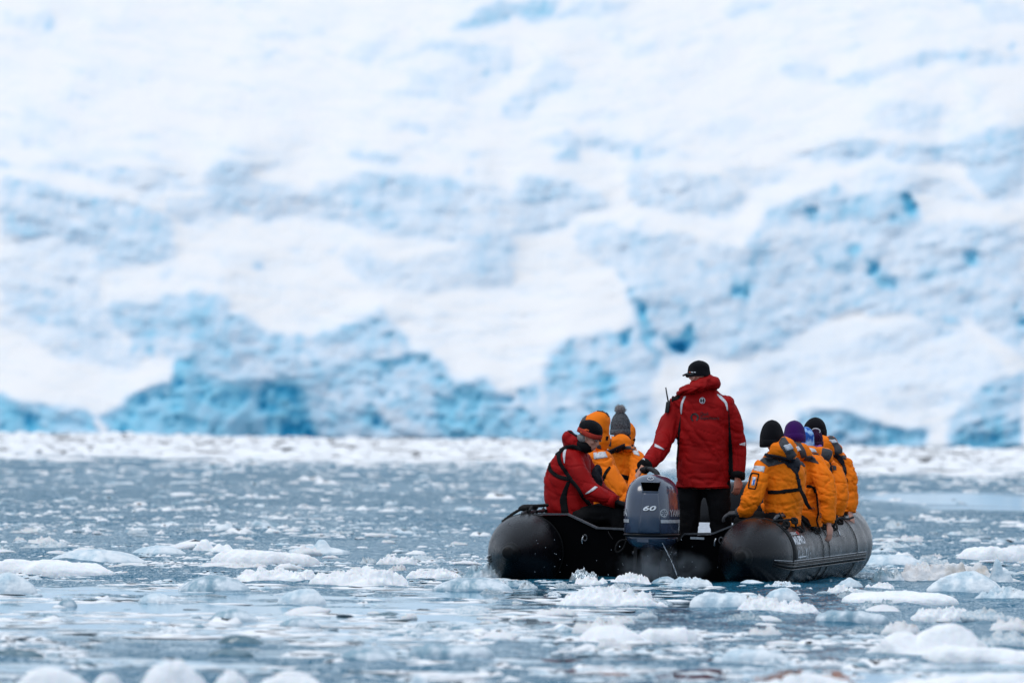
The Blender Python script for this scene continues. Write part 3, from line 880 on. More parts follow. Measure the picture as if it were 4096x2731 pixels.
ZONES = [
    # name, count, px range, py range, width range (m), label, group
    ('l', 62, (-60, 1900), (2120, 2300), (.07, .20), 'small white ice chunk in the scattered drift left of the boat', 'small ice chunks left of the boat'),
    ('r', 36, (3440, 4150), (2110, 2330), (.07, .20), 'small ice chunk in the drift right of the boat', 'small ice chunks right of the boat'),
    ('s', 44, (1900, 3500), (2318, 2420), (.04, .13), 'little ice chunk floating just behind the boat stern', 'little ice chunks behind the stern'),
    ('f', 46, (1200, 4150), (2420, 2600), (.06, .20), 'blurred ice chunk in the rippled foreground water', 'blurred foreground ice chunks'),
    ('g', 44, (-60, 1700), (2340, 2600), (.05, .16), 'wet dark ice bit in the glassy lane at lower left', 'wet ice bits in the glassy lane'),
]
for (zn, cnt, xr, yr, wr, lb, gp) in ZONES:
    for i in range(cnt):
        for _ in range(40):
            p = on_water(random.uniform(*xr), random.uniform(*yr))
            if not on_boat(p.x, p.y) and not any(abs(p.x - fx) < fa and abs(p.y - fy) < fb for fx, fy, fa, fb in FOOT):
                break
        w = wr[0] + (wr[1] - wr[0]) * random.random() ** 1.8
        k = random.randrange(12)
        mt = (random.choice([X_, X_, G_, G_, P_, P_]) if zn == 'g' else random.choice([W_, W_, W_, P_, G_]) if zn in 'lrf' else random.choice([W_, P_, G_, C_, P_]))
        if (k, mt) not in CH_MESH:
            CH_MESH[(k, mt)] = mesh_data('ice_chunk', *TEMPL[k], mt)
        o = bpy.data.objects.new('ice_chunk', CH_MESH[(k, mt)])
        COL.objects.link(o)
        o.location = p
        o.rotation_euler = (random.uniform(-.15, .15), random.uniform(-.15, .15), random.uniform(0, 6.28))
        zs = (.25 if zn == 'g' else .8) * random.uniform(.6, 1.2)
        o.scale = (w, w, w * zs)
        CHUNKS.append((o, p, zn, k, mt, gp, w))


# each chunk is told apart by its look and by the floe it drifts nearest to
CUT = (',', ' at ', ' cut ', ' left ', ' below ', ' midway ', ' floating ', ' nearest ', ' just ', ' in ', ' touching ', ' standing ', ' under ', ' directly ', ' low ', ' right ', ' on ', ' ahead ',
       ' beside ', ' close ', ' between ', ' against ', ' before ', ' along ', ' with ', ' far ', ' near ', ' behind ', ' filling ')
LOOK = {W_: 'white', P_: 'pale blue', G_: 'grey', X_: 'dark wet', C_: 'clear'}
FORM = ['jagged', 'rounded', 'jagged', 'flat']
ORD = ['nearest', 'second nearest', 'third nearest', 'fourth nearest', 'fifth nearest', 'sixth nearest', 'seventh nearest', 'eighth nearest', 'ninth nearest']


def short(lb):
    q = min([lb.find(c) for c in CUT if lb.find(c) > 8] + [len(lb)])
    return lb[:q]


buckets = {}
for rec in CHUNKS:
    o, p, zn, k, mt, gp, w = rec
    j = min(range(len(MARKS)), key=lambda i: (MARKS[i][0] - p.x) ** 2 + ((MARKS[i][1] - p.y) / 4) ** 2)
    dx, dy = p.x - MARKS[j][0], (p.y - MARKS[j][1]) / 4
    rel = ('right of' if dx > 0 else 'left of') if abs(dx) > abs(dy) else ('behind' if dy > 0 else 'in front of')
    buckets.setdefault((LOOK[mt], FORM[k % 4], rel, short(MARKS[j][2])), []).append((dx * dx + dy * dy, id(o), rec))
for (lk_, fm, rel, key), rs in buckets.items():
    rs.sort(key=lambda r: r[:2])
    for i, (_d, _i, (o, p, zn, k, mt, gp, w)) in enumerate(rs):
        od = ('small ' if w < .11 else '') if len(rs) == 1 else ORD[min(i, 8)] + ' '
        tag(o, (od + lk_ + ' ' + fm + ' chunk ' + rel + ' ' + key).strip(), 'ice chunk', gp)


# ---- brash nobody could count
def brash(name, n, ymin, ymax, wfun, mats, label, seed, hs=.35, xspread=.085, keep=None):
    r = np.random.default_rng(seed)
    lo = []
    for k in range(8):
        V, F = floe_mesh(1, .8, [.6, .35, .75, .3][k % 4], ['ridge', 'dome', 'ridge', 'slab'][k % 4], 700 + 31 * k + seed, nr=3, na=6)
        Fq = []
        for f in F:
            if len(f) > 4:
                Fq += [(f[0], f[i], f[i + 1]) for i in range(1, len(f) - 1)]
            else:
                Fq += [(f[0], f[1], f[2]), (f[0], f[2], f[3])]
        lo.append((V, np.array(Fq)))
    y = np.sqrt(r.uniform(ymin ** 2, ymax ** 2, n))
    x = r.uniform(-1, 1, n) * (y * xspread + 1.2)
    Vs = []; Fs = []; mi = []; base = 0
    ok = np.ones(n, bool) if keep is None else keep(x, y, r)
    for i in np.nonzero(ok)[0]:
        if on_boat(x[i], y[i]):
            continue
        w = wfun(y[i], r)
        V, F = lo[r.integers(8)]
        a = r.uniform(0, 6.283); c, s = math.cos(a), math.sin(a)
        hh = w * hs * r.uniform(.4, 1.3)
        Vs.append(np.stack([x[i] + w * (c * V[:, 0] - s * V[:, 1]), y[i] + w * (s * V[:, 0] + c * V[:, 1]), hh * V[:, 2]], -1))
        Fs.append(F + base); base += len(V)
        mi.append(np.full(len(F), r.integers(len(mats))))
    V = np.vstack(Vs); F = np.vstack(Fs); mi = np.concatenate(mi)
    me = bpy.data.meshes.new(name)
    me.vertices.add(len(V)); me.vertices.foreach_set('co', V.ravel())
    me.loops.add(F.size); me.loops.foreach_set('vertex_index', F.ravel().astype(np.int32))
    me.polygons.add(len(F)); me.polygons.foreach_set('loop_start', np.arange(0, F.size, 3, dtype=np.int32))
    me.polygons.foreach_set('use_smooth', np.ones(len(F), bool))
    for mname in mats:
        me.materials.append(MATS[mname])
    me.polygons.foreach_set('material_index', mi.astype(np.int32))
    me.update(calc_edges=True)
    o = bpy.data.objects.new(name, me); COL.objects.link(o)
    tag(o, label, kind='stuff')


def clump(x, y, r):
    m = .8 * vnoise(x / 1.6, y / 5.0, 91) + .5 * vnoise(x / .5, y / 1.6, 93) + .6 * vnoise(x / 3.5, y / 14, 95) + .35 * r.uniform(-1, 1, len(x)) > -.25
    return m & ~((50.2 < y) & (y < 53.4) & (np.abs(x - 1.55) < 1.25) & (r.uniform(0, 1, len(x)) > .3))


def rnd(x, r):
    return r.uniform(0, 1, len(x))


B_ = 'white_bits'
brash('brash_ice', 8500, 205, 421, lambda y, r: r.uniform(.25, .95) * (1.5 if r.random() < .05 else 1), [B_], 'dense white brash ice packed along the glacier foot', 1, hs=.24, xspread=.11, keep=lambda x, y, r: rnd(x, r) < (np.maximum(y - 200, 0) / 75) ** 2.2 * (.8 + .5 * vnoise(x / 3, y / 12, 45)))
brash('drift_ice', 15500, 92, 262, lambda y, r: (.022 + .13 * r.random() ** 2.4) * (y / 120) ** .3 * (2.2 if r.random() < .04 else 1), [B_, B_, P_, G_], 'fine drift ice spread over the open water', 2, hs=.42,
      keep=lambda x, y, r: clump(x, y, r) & ((y < 125) | (rnd(x, r) > .93 * calm_amount(x, y))))
brash('ice_crumbs', 15000, 60, 92, lambda y, r: .012 + .085 * r.random() ** 2.5, [B_, P_, G_, G_], 'fine ice crumbs on the water round the boat', 3, hs=.4,
      keep=lambda x, y, r: clump(x, y, r) & (rnd(x, r) > calm_amount(x, y) * .9))
brash('foreground_crumbs', 6500, 46, 62, lambda y, r: .02 + .12 * r.random() ** 2.2, [B_, B_, P_, G_], 'blurred ice crumbs in the nearest water', 4, hs=.35, keep=clump)
brash('slush_ice', 3800, 50, 77, lambda y, r: .05 + .28 * r.random() ** 2, [B_, B_, P_], 'thin white slush lying flat on the glassy water', 6, hs=.06,
      keep=lambda x, y, r: ((x < 1.2) | ((54 < y) & (y < 60))) & (vnoise(x / 1.4, y / 2.2, 191) > -.1))
brash('crushed_ice', 14000, 82, 135, lambda y, r: (.014 + .07 * r.random() ** 2.4) * (2.0 if r.random() < .05 else 1), [B_, B_, P_, G_], 'crushed ice bits in the water beside and beyond the boat', 8, hs=.6, keep=clump)
brash('pack_ice', 1500, 240, 421, lambda y, r: r.uniform(1.6, 4.5), [B_], 'flat white ice sheets between the brash at the glacier foot', 9, hs=.035, xspread=.11,
      keep=lambda x, y, r: rnd(x, r) < (np.maximum(y - 232, 0) / 45) ** 2)

# ================================================================== BOAT
mat('tube_fabric', (.0045, .0045, .006), rough=.25, var=.25, var_scale=5, bump=.15, bump_scale=240, spec=.17, rough_var=.10)
mat('black_rubber', (.003, .003, .0035), rough=.5, var=.2, spec=.2)
mat('black_board', (.0015, .0015, .002), rough=.7, var=.2, spec=.03)
mat('trim_alloy', (.07, .072, .08), rough=.45, metal=.4, var=.3, var_scale=40)
mat('alloy', (.55, .57, .60), rough=.35, metal=.8, var=.15, var_scale=30, bump=.3, bump_scale=90)
mat('white_print', (.74, .74, .76), rough=.6, var=.2, var_scale=60)
mat('red_print', (.4, .03, .02), rough=.6)
mat('rope', (.007, .007, .008), rough=.9, var=.3, bump=.6, bump_scale=300)
mat('cowl_paint', (.028, .043, .078), rough=.20, var=.12, var_scale=9, coat=.6, spec=.6)
mat('cowl_dark', (.003, .0035, .005), rough=.35, spec=.2)
mat('intake_shade_black', (.0005, .0005, .0006), rough=1, spec=0)  # for the painted shade inside the cowl's intake
mat('silver_print', (.45, .46, .48), rough=.35, metal=.3, var=.2, var_scale=50)
mat('plate_white', (.42, .45, .48), rough=.5, var=.3, var_scale=60)
mat('droplet', (.03, .035, .04), rough=.05, spec=.7)
mat('spray', (.5, .55, .6), rough=.1, spec=.8)

BT = empty('inflatable_boat', BOAT_O)
tag(BT, 'black inflatable boat full of passengers seen from its stern', 'boat')
TR, TX, TL = .30, .94, 3.35


def zc(t):
    return .21 + .012 * max(t, 0)


def TS(ang, t, off=0.0, side=1):
    """point on the tube skin; ang 0 = top, 90 = outboard"""
    a = math.radians(ang)
    r = TR + off
    if t < 0:
        s = min(1, -t / .66)
        r = TR * (1 - .84 * s ** 1.75) + off
    return B(side * (TX + r * math.sin(a)), t, zc(t) + r * math.cos(a))


pathL = [(TX, t, zc(t), TR) for t in np.linspace(0, TL, 14)]
bow = smooth_path([(TX, TL, zc(TL), TR), (TX - .03, 3.8, .275, TR), (TX - .17, 4.3, .34, .295), (TX - .45, 4.75, .42, .285), (.22, 5.02, .49, .275), (0, 5.08, .50, .27)], 22)[1:]
half = np.vstack([pathL, bow])
full = np.vstack([half, (half * [-1, 1, 1, 1])[::-1][1:]])
V, F = tube([B(*p[:3]) for p in full], full[:, 3], k=40)
mk('tube', V, F, 'tube_fabric', BT)
for side in (1, -1):
    s = np.concatenate([np.linspace(0, 1, 22)])
    prof = [(-.002 - .66 * u, TR * (1 - .84 * u ** 1.75) + (.004 if u < .05 else 0)) for u in s]
    rings = []
    for (yy, rr) in prof:
        rings.append([B(side * TX + rr * math.sin(a), yy, zc(0) + rr * math.cos(a)) for a in np.linspace(0, 2 * math.pi, 48, endpoint=False)])
    V, F = loft(rings)
    cone = mk('end_cone', V, F, 'tube_fabric', BT)
    nose = [(-.60, .088), (-.625, .074), (-.645, .064), (-.665, .056), (-.70, .050), (-.715, .042), (-.722, .02)]
    V, F = loft([[B(side * TX + rr * math.sin(a), yy, zc(0) + rr * math.cos(a)) for a in np.linspace(0, 2 * math.pi, 32, endpoint=False)] for yy, rr in nose])
    mk('nose_cap', V, F, 'black_rubber', cone)
    # raised seam where the cone is glued on, and the fabric bands round the tube
    for yy, w in ((.0, .012), (1.35, .006), (1.62, .006), (2.9, .006)):
        pts = [B(side * TX + (TR + .004) * math.sin(a), yy, zc(yy) + (TR + .004) * math.cos(a)) for a in np.linspace(-.6, 2 * math.pi - .6, 60)]
        V, F = tube(pts, w, k=6, squash=.5)
        mk('seam', V, F, 'black_rubber', BT)
    # rubbing strake: a flat band with three ribs, carried on round the cone
    ts = np.linspace(-.36, TL, 60)
    rg = []
    for t in ts:
        rg.append([TS(98, t, -.002, side), TS(98, t, .007 * min(1, (t + .362) * 6), side), TS(111, t, .007 * min(1, (t + .362) * 6), side), TS(111, t, -.002, side)])
    V, F = loft(rg)
    strake = mk('rubbing_strake', V, F, 'black_rubber', BT)
    for a in (99.5, 104.5, 109.5):
        V, F = tube([TS(a, t, .010 * min(1, (t + .362) * 6), side) for t in ts], .006, k=6)
        mk('rib', V, F, 'tube_fabric', strake)
    V, F = tube([TS(96.2, t, .002, side) for t in ts], .0032, k=5)
    mk('piping', V, F, 'silver_print', strake)

# transom, measured from the photograph on the stern plane
TT = .06
top = [(2120, 2072), (2150, 2061), (2268, 2061), (2384, 2116), (2492, 2121), (2506, 2142), (2512, 2168), (2700, 2172), (2722, 2158), (2736, 2140), (2852, 2138), (2962, 2094), (3058, 2098), (3086, 2114)]
tp = [W(x, y, TT) for x, y in top]
poly = tp + [B(.98, TT, .1), B(.9, TT, -.25), B(-.9, TT, -.25), B(-.98, TT, .1)]
V, F = prism(poly, _by * .05)
tr_ = mk('transom', V, F, 'black_board', BT, smooth=False)
for seg in (top[:6], top[8:]):
    P = [W(x, y, TT - .02) + Vector((0, 0, .004)) for x, y in seg]
    rings = [[p, p + Vector((0, 0, .014)), p + Vector((0, 0, .014)) + _by * .08, p + _by * .08] for p in P]
    V, F = loft([np.array([list(v) for v in r]) for r in rings])
    mk('edge_trim', V, F, 'trim_alloy', tr_, smooth=False)
# maker's plate, eyes, bolts on the transom
V, F = prism([W(x, y, TT - .006) for x, y in ((2761, 2146), (2816, 2148), (2816, 2157), (2761, 2155))], _by * .006)
pl = mk('name_plate', V, F, 'plate_white', tr_, smooth=False)
for (x, y) in ((2340, 2150), (2884, 2160)):
    c = W(x, y, TT - .02)
    V, F = tube([c + _bx * (.016 * math.cos(a)) + Vector((0, 0, .024 * math.sin(a))) for a in np.linspace(0, 2 * math.pi, 20)], .006, k=6)
    mk('lashing_eye', V, F, 'trim_alloy', tr_)
    c2 = W(x - 12 if x < 2600 else x - 26, y + 22, TT - .02)
    V, F = tube([c2, c2 + Vector((0, 0, .035)), c2 + Vector((0, 0, .06)) + _bx * .012], .006, k=6)
    mk('hook', V, F, 'alloy', tr_)
# floor and inner keel
V, F = prism([B(-.72, .1, .03), B(.72, .1, .03), B(.72, 3.6, .05), B(.35, 4.6, .2), B(-.35, 4.6, .2), B(-.72, 3.6, .05)], Vector((0, 0, .03)))
mk('floor', V, F, 'black_board', BT, smooth=False)
# checker plate locker with a tilted lid in front of the helmsman
def _bp(l):
    return [B(*q) for q in l]
V, F = prism(_bp([(-.05, 1.55, .06), (.75, 1.55, .06), (.75, 1.55, .34), (-.05, 1.55, .34)]), _by * .7)
lk = mk('locker', V, F, 'alloy', BT, smooth=False)
V, F = prism(_bp([(-.07, 1.52, .345), (.77, 1.52, .345), (.77, 2.0, .43), (-.07, 2.0, .43)]), Vector((0, 0, .02)))
mk('lid', V, F, 'alloy', lk, smooth=False)
mbd = MB()
for i in range(16):
    for j in range(6):
        x = -.03 + i * .05; z = .085 + j * .045
        sx = .012 if (i + j) % 2 else -.012
        V, F = tube([B(x - sx, 1.546, z - .012), B(x + sx, 1.546, z + .012)], [.004, .004], k=5)
        mbd.add(V, F)
tread = mk('tread_pattern', *mbd.get(), 'alloy', lk)
tread['kind'] = 'stuff'

# grab rail with lashings on the starboard tube, rope loops hanging outboard
def rail(side, t0, t1, ang, ns=7, hi=.045):
    P = [TS(ang, t0, .012, side)] + [TS(ang, t, hi, side) for t in np.linspace(t0 + .06, t1 - .06, 16)] + [TS(ang, t1, .012, side)]
    V, F = tube(P, .014, k=10)
    rl = mk('grab_rail', V, F, 'trim_alloy', BT)
    for t in np.linspace(t0 + .12, t1 - .12, ns):
        V, F = tube([TS(ang - 2.5, t, .0, side), TS(ang - 3, t, hi, side), TS(ang, t, hi + .02, side), TS(ang + 3, t, hi, side), TS(ang + 2.5, t, .0, side)], .012, k=6)
        mk('rail_strap', V, F, 'black_rubber', rl)
    return rl


rail(1, .12, 3.0, 22)
rail(-1, .05, 1.0, 8, 3, .016)


def rope(pts, r=.009, name='rope', parent=None):
    P = smooth_path(pts, 14 * len(pts))
    ph = np.arange(len(P)) * 1.3
    V, F = tube(P, r * (1 + .12 * np.sin(ph)), k=7)
    return mk(name, V, F, 'rope', parent or BT)


def sag(t0, t1, a0, a1, deep, side=1):
    tm = (t0 + t1) / 2
    return [TS(a0, t0, .06, side), TS(a0 + .25 * (deep - a0), t0 + .1 * (t1 - t0), .03, side), TS(a0 + .75 * (deep - a0), tm - .22 * (t1 - t0), .014, side), TS(deep, tm, .011, side),
            TS(a1 + .7 * (deep - a1), tm + .25 * (t1 - t0), .014, side), TS(a1 + .2 * (deep - a1), t1 - .06 * (t1 - t0), .03, side), TS(a1, t1, .06, side)]


rope(sag(.42, 1.05, 20, 20, 52))
rope(sag(1.02, 1.66, 20, 22, 58))
rope(sag(1.9, 2.45, 20, 22, 56))
rope([W(3082, 2116, .12), W(3078, 2095, .1), W(3095, 2083, .1), W(3130, 2080, .12), W(3165, 2078, .2), W(3180, 2088, .25), W(3185, 2112, .3)])
rope([W(3085, 2110, .1), W(3100, 2118, .1), W(3120, 2108, .1), W(3140, 2092, .12), W(3150, 2110, .15), W(3130, 2122, .12)])
rope([W(3330, 2118, 1.9), W(3345, 2080, 1.9), W(3362, 2070, 2.1), W(3390, 2075, 2.3), W(3412, 2068, 2.5)])
for (x, y, t) in ((3092, 2098, .1), (3146, 2094, .12), (3178, 2082, .2), (3300, 2105, 1.6), (3360, 2085, 2.2)):
    mb = MB()
    c = np.array(W(x, y, t))
    for k in range(3):
        a = k * 1.1
        V, F = tube([c + np.array([.022 * math.cos(u + a), .018 * math.sin(u) * math.cos(a), .02 * math.sin(u + .6 * a)]) for u in np.linspace(0, 6.283, 18)], .009, k=6)
        mb.add(V, F)
    mk('rope_knot', *mb.get(), 'rope', BT)
V, F = tube([TS(56, 2.18, .012), TS(62, 2.18, .014), TS(66, 2.16, .012)], .008, k=8)
mk('snap_hook', V, F, 'alloy', BT)
# lashings on the port tube
rope([TS(-4, .0, .03, -1), TS(2, .25, .06, -1), TS(10, .4, .05, -1), TS(16, .25, .05, -1), TS(24, .1, .03, -1), TS(40, .02, .012, -1)], .012)
rope([TS(10, .1, .05, -1), TS(14, .3, .07, -1), TS(6, .55, .06, -1), TS(0, .8, .06, -1)], .014)
for t in (.1, .32, .55):
    V, F = ellipsoid(TS(9, t, .05, -1), (.035, .03, .022))
    mk('rope_knot', V, F, 'rope', BT)


# ------------------------------------------------------------------ surface decals
class Skin:
    def __init__(s, V, F):
        s.b = BVHTree.FromPolygons([tuple(v) for v in V], [tuple(f) for f in F])

    def cam(s, px, py):
        d = ray(px, py).normalized()
        h = s.b.ray_cast(Vector((0, 0, CAM_H)), d)
        if h[0] is None:
            return None
        n = h[1]
        if n.dot(d) > 0:
            n = -n
        return h[0], n

    def dir(s, o, d):
        h = s.b.ray_cast(o, d)
        if h[0] is None:
            return None
        n = h[1]
        return h[0], (-n if n.dot(d) > 0 else n)


def sheet(name, grid, m, parent, off=.004, skirt=True):
    """grid: rows of (point, normal) or None -> one thin raised piece lying on the skin"""
    na, nb = len(grid), len(grid[0])
    last = None
    idx = {}
    V = []; F = []
    for i in range(na):
        for j in range(nb):
            g = grid[i][j]
            if g is None:
                continue
            idx[i, j] = len(V)
            V.append(g[0] + g[1] * off)
    nt = len(V)
    low = {}
    for (i, j), k in idx.items():
        low[i, j] = len(V)
        g = grid[i][j]
        V.append(g[0] - g[1] * .004)
    cells = set()
    for i in range(na - 1):
        for j in range(nb - 1):
            c = [(i, j), (i + 1, j), (i + 1, j + 1), (i, j + 1)]
            if all(q in idx for q in c):
                P = [V[idx[q]] for q in c]
                if max((P[a] - P[b]).length for a in range(4) for b in range(a)) < .12:
                    F.append(tuple(idx[q] for q in c)); cells.add((i, j))
    if not F:
        return None
    if skirt:
        for (i, j) in cells:
            for (di, dj, a, b) in ((0, -1, (i, j), (i + 1, j)), (1, 0, (i + 1, j), (i + 1, j + 1)), (0, 1, (i + 1, j + 1), (i, j + 1)), (-1, 0, (i, j + 1), (i, j))):
                if (i + di, j + dj) not in cells:
                    F.append((idx[b], idx[a], low[a], low[b]))
    return mk(name, [list(v) for v in V], F, m, parent)


def patch(name, skin, A, Bp, m, parent, off=.004, na=14, nb=6):
    """cloth piece between two edge lines A and Bp given on the photograph"""
    A = smooth_path(A, na) if len(A) > 2 else smooth_path(A, na)
    Bq = smooth_path(Bp, na)
    grid = [[skin.cam(*(A[i] * (1 - j / (nb - 1)) + Bq[i] * j / (nb - 1))) for j in range(nb)] for i in range(na)]
    return sheet(name, grid, m, parent, off)


def strap(name, skin, line, w, m, parent, off=.007, n=None):
    P = smooth_path(line, n or 8 * len(line))
    T = np.gradient(P, axis=0); T /= np.linalg.norm(T, axis=1)[:, None] + 1e-9
    N = np.stack([-T[:, 1], T[:, 0]], -1)
    grid = [[skin.cam(*(P[i] + N[i] * w * (j / 3 - .5))) for j in range(4)] for i in range(len(P))]
    return sheet(name, grid, m, parent, off)


def text_mesh(body, bold=0.0, shear=0.0):
    cu = bpy.data.curves.new('t', 'FONT')
    cu.body = body; cu.size = 1; cu.offset = bold; cu.shear = shear; cu.resolution_u = 3
    o = bpy.data.objects.new('t', cu); COL.objects.link(o)
    e = o.evaluated_get(bpy.context.evaluated_depsgraph_get())
    me = e.to_mesh()
    P = np.array([v.co[:2] for v in me.vertices]); F = [tuple(p.vertices) for p in me.polygons]
    e.to_mesh_clear(); bpy.data.objects.remove(o); bpy.data.curves.remove(cu)
    lo, hi = P.min(0), P.max(0)
    return (P - lo) / (hi - lo), F


def lettering(name, body, fn, m, parent, off=.003, bold=0.0, shear=0.0):
    """fn(u, v) -> (point, normal) on the carrying surface, u along the line, v upwards"""
    P, F = text_mesh(body, bold, shear)
    V = []; bad = set()
    for i, (u, v) in enumerate(P):
        h = fn(u, v)
        if h is None:
            bad.add(i); V.append((0, 0, 0))
        else:
            V.append(list(h[0] + h[1] * off))
    F = [f for f in F if not any(i in bad for i in f)]
    if not F:
        return None
    return mk(name, V, F, m, parent, smooth=False)


def ring_print(name, fn, m, parent, off, r0, r1, a0=0, a1=360, n=40):
    V = []; F = []
    for i in range(n + 1):
        a = math.radians(a0 + (a1 - a0) * i / n)
        for r in (r0, r1):
            h = fn(.5 + r * math.cos(a), .5 + r * math.sin(a))
            if h is None:
                return None
            V.append(list(h[0] + h[1] * off))
    for i in range(n):
        F.append((2 * i, 2 * i + 1, 2 * i + 3, 2 * i + 2))
    return mk(name, V, F, m, parent, smooth=False)


def rect_fn(skin, x0, y0, x1, y1, dx=0.0):
    return lambda u, v: skin.cam(x0 + (x1 - x0) * u + dx * v, y1 + (y0 - y1) * v)


# maker's lettering on the starboard tube: runs from stern to bow
def tube_fn(t0, t1, a_low, a_high):
    def f(u, v):
        t = t0 + (t1 - t0) * u; a = a_low + (a_high - a_low) * v
        p = TS(a, t, 0); n = (p - B(TX, t, zc(t))).normalized()
        return p, n
    return f


lettering('lettering', 'MILPRO', tube_fn(.16, .62, 72, 58), 'white_print', BT, .003, bold=.03)
lettering('lettering', 'ZODIAC', tube_fn(.16, .42, 56, 51), 'white_print', BT, .003, bold=.02)
ring_print('emblem', tube_fn(.42, .52, 57, 50), 'red_print', BT, .003, .15, .5)
for (t0, t1, a0, a1) in ((.20, .56, 90.5, 92), (.20, .205, 76, 92), (.555, .56, 76, 92), (.37, .376, 75, 81)):
    fn = tube_fn(t0, t1, a0, a1)
    g = [[fn(i / 5, j / 3) for j in range(4)] for i in range(6)]
    sheet('print_frame', g, 'white_print', BT, .003, skirt=False)
rd = random.Random(5)
mb = MB()
for i in range(44):
    t0 = rd.uniform(.19, .75); a = rd.uniform(76, 94)
    t1 = t0 + rd.uniform(.004, .018)
    g = [TS(a, t0, .003), TS(a, t1, .003), TS(a + rd.uniform(1, 5), t1, .003), TS(a + rd.uniform(1, 5), t0, .003)]
    mb.add([list(q) for q in g], [(0, 1, 2, 3)])
sc_ = mk('scuff_marks', *mb.get(), 'plate_white', BT, smooth=False); sc_['kind'] = 'stuff'

# water drops on both tubes: far too many to count
mb = MB()
dV, dF = ellipsoid((0, 0, 0), (1, 1, .55), nu=6, nv=4)
for i in range(1500):
    side = 1 if rd.random() < .55 else -1
    t = rd.uniform(-.5, 2.6); a = rd.gauss(35, 35)
    if t < 0 and side == -1:
        a = rd.uniform(-60, 100)
    elif t < 0:
        a = rd.uniform(-60, 95)
    c = TS(a, t, 0, side); n = (c - B(side * TX, t, zc(t))).normalized()
    q = np.array(n.to_track_quat('Z', 'Y').to_matrix())
    r = rd.uniform(.0015, .0036)
    mb.add((dV * r * [1, 1.3, 1]) @ q.T + np.array(c), dF)
dr = mk('water_drops', *mb.get(), 'droplet', BT); dr['kind'] = 'stuff'

# ================================================================== OUTBOARD MOTOR
MO = empty('outboard_motor', B(.02, -.25, 0))
tag(MO, 'steel blue grey outboard motor hung on the boat transom', 'motor')
mc = W(2600, 2000, -.3)                       # middle of the cowl
qm = mc - BOAT_O
MX = qm.dot(_bx)


def cowl_ring(z, hw, yr, yf, e=3.0, k=48):
    out = []
    for a in np.linspace(0, 2 * math.pi, k, endpoint=False):
        c, s_ = math.cos(a), math.sin(a)
        x = hw * np.sign(c) * abs(c) ** (2 / e)
        y = (yr + yf) / 2 + (yf - yr) / 2 * np.sign(s_) * abs(s_) ** (2 / e)
        # the cowl narrows towards the rear
        if y < (yr + yf) / 2:
            x *= 1 - .10 * ((yr + yf) / 2 - y) / ((yf - yr) / 2)
        out.append(B(MX + x, y, z))
    return out


def mz(py, t=-.5):
    return W(2600, py, t).z


lev = smooth_path([(2137, .205, -.56, .10), (2110, .208, -.58, .11), (2060, .208, -.585, .11), (2000, .202, -.575, .11), (1962, .190, -.545, .10), (1935, .168, -.50, .07), (1915, .128, -.44, .02), (1903, .085, -.38, -.04), (1898, .035, -.31, -.1)], 34)
V, F = loft([cowl_ring(mz(l[0]), l[1], l[2], l[3], 2.7) for l in lev])
V, F = with_mods(V, F, [('SUBSURF', dict(levels=1, render_levels=1))])
cowl = mk('cowl', V, F, 'cowl_paint', MO)
CS = Skin(V, F)
# raised rear panel and framed intake, its inner shade painted as a black sheet
patch('rear_panel', CS, [(2572, 1972), (2566, 2030), (2553, 2134)], [(2632, 1972), (2638, 2030), (2642, 2134)], 'cowl_paint', cowl, .008, 24, 12)
patch('intake_frame', CS, [(2560, 1928), (2570, 1970)], [(2642, 1929), (2632, 1971)], 'cowl_paint', cowl, .009, 10, 14)
patch('air_intake_shade', CS, [(2564, 1932), (2573, 1965)], [(2639, 1933), (2630, 1966)], 'intake_shade_black', cowl, .011, 10, 14)  # no real recess: the black sheet stands in for its shade
for py in (2105, 2118):
    V, F = ellipsoid(CS.cam(2595, py)[0], (.007, .004, .007)); mk('screw', V, F, 'cowl_dark', cowl)
lettering('power_rating', '60', rect_fn(CS, 2574, 2022, 2625, 2044), 'cowl_dark', cowl, .011, bold=.05, shear=.25)
lettering('power_rating', '60', rect_fn(CS, 2573, 2022, 2623, 2042), 'white_print', cowl, .013, bold=.03, shear=.25)
ef = rect_fn(CS, 2589, 1907, 2615, 1923)
ring_print('emblem', ef, 'silver_print', cowl, .004, .40, .5)
for a in (90, 210, 330):
    for s_ in (0,):
        ring_print('emblem', ef, 'silver_print', cowl, .004, .06, .38, a - 9, a + 9, 4)


def side_fn(side, y0, y1, z0, z1):
    """u runs left to right as read from outside that side"""
    def f(u, v):
        y = y0 + (y1 - y0) * (u if side > 0 else 1 - u)
        z = z0 + (z1 - z0) * v
        return CS.dir(B(MX + side * .6, y, z), -_bx * side)
    return f


z0_, z1_ = mz(2064), mz(2036)
for side in (1, -1):
    if side == 1:
        lettering('maker_lettering', 'YAMAHA', side_fn(1, -.42, .0, z0_, z1_), 'silver_print', cowl, .003, bold=.015)
        fe = side_fn(1, -.535, -.455, z0_ - .004, z1_ + .004)
        ring_print('emblem', fe, 'silver_print', cowl, .003, .40, .5)
        for a in (90, 210, 330, 30, 150, 270):
            ring_print('emblem', fe, 'silver_print', cowl, .003, .08, .38, a - 8, a + 8, 4)
    else:
        lettering('maker_lettering', 'YAMAHA', side_fn(-1, -.525, -.05, z0_, z1_), 'silver_print', cowl, .003, bold=.015)
    zb0, zb1 = mz(2090), mz(2077)
    fn = side_fn(side, -.545, .02, zb0, zb1)
    g = [[fn(i / 23, j / 3) for j in range(4)] for i in range(24)]
    sheet('stripe', g, 'silver_print', cowl, .003, skirt=False)
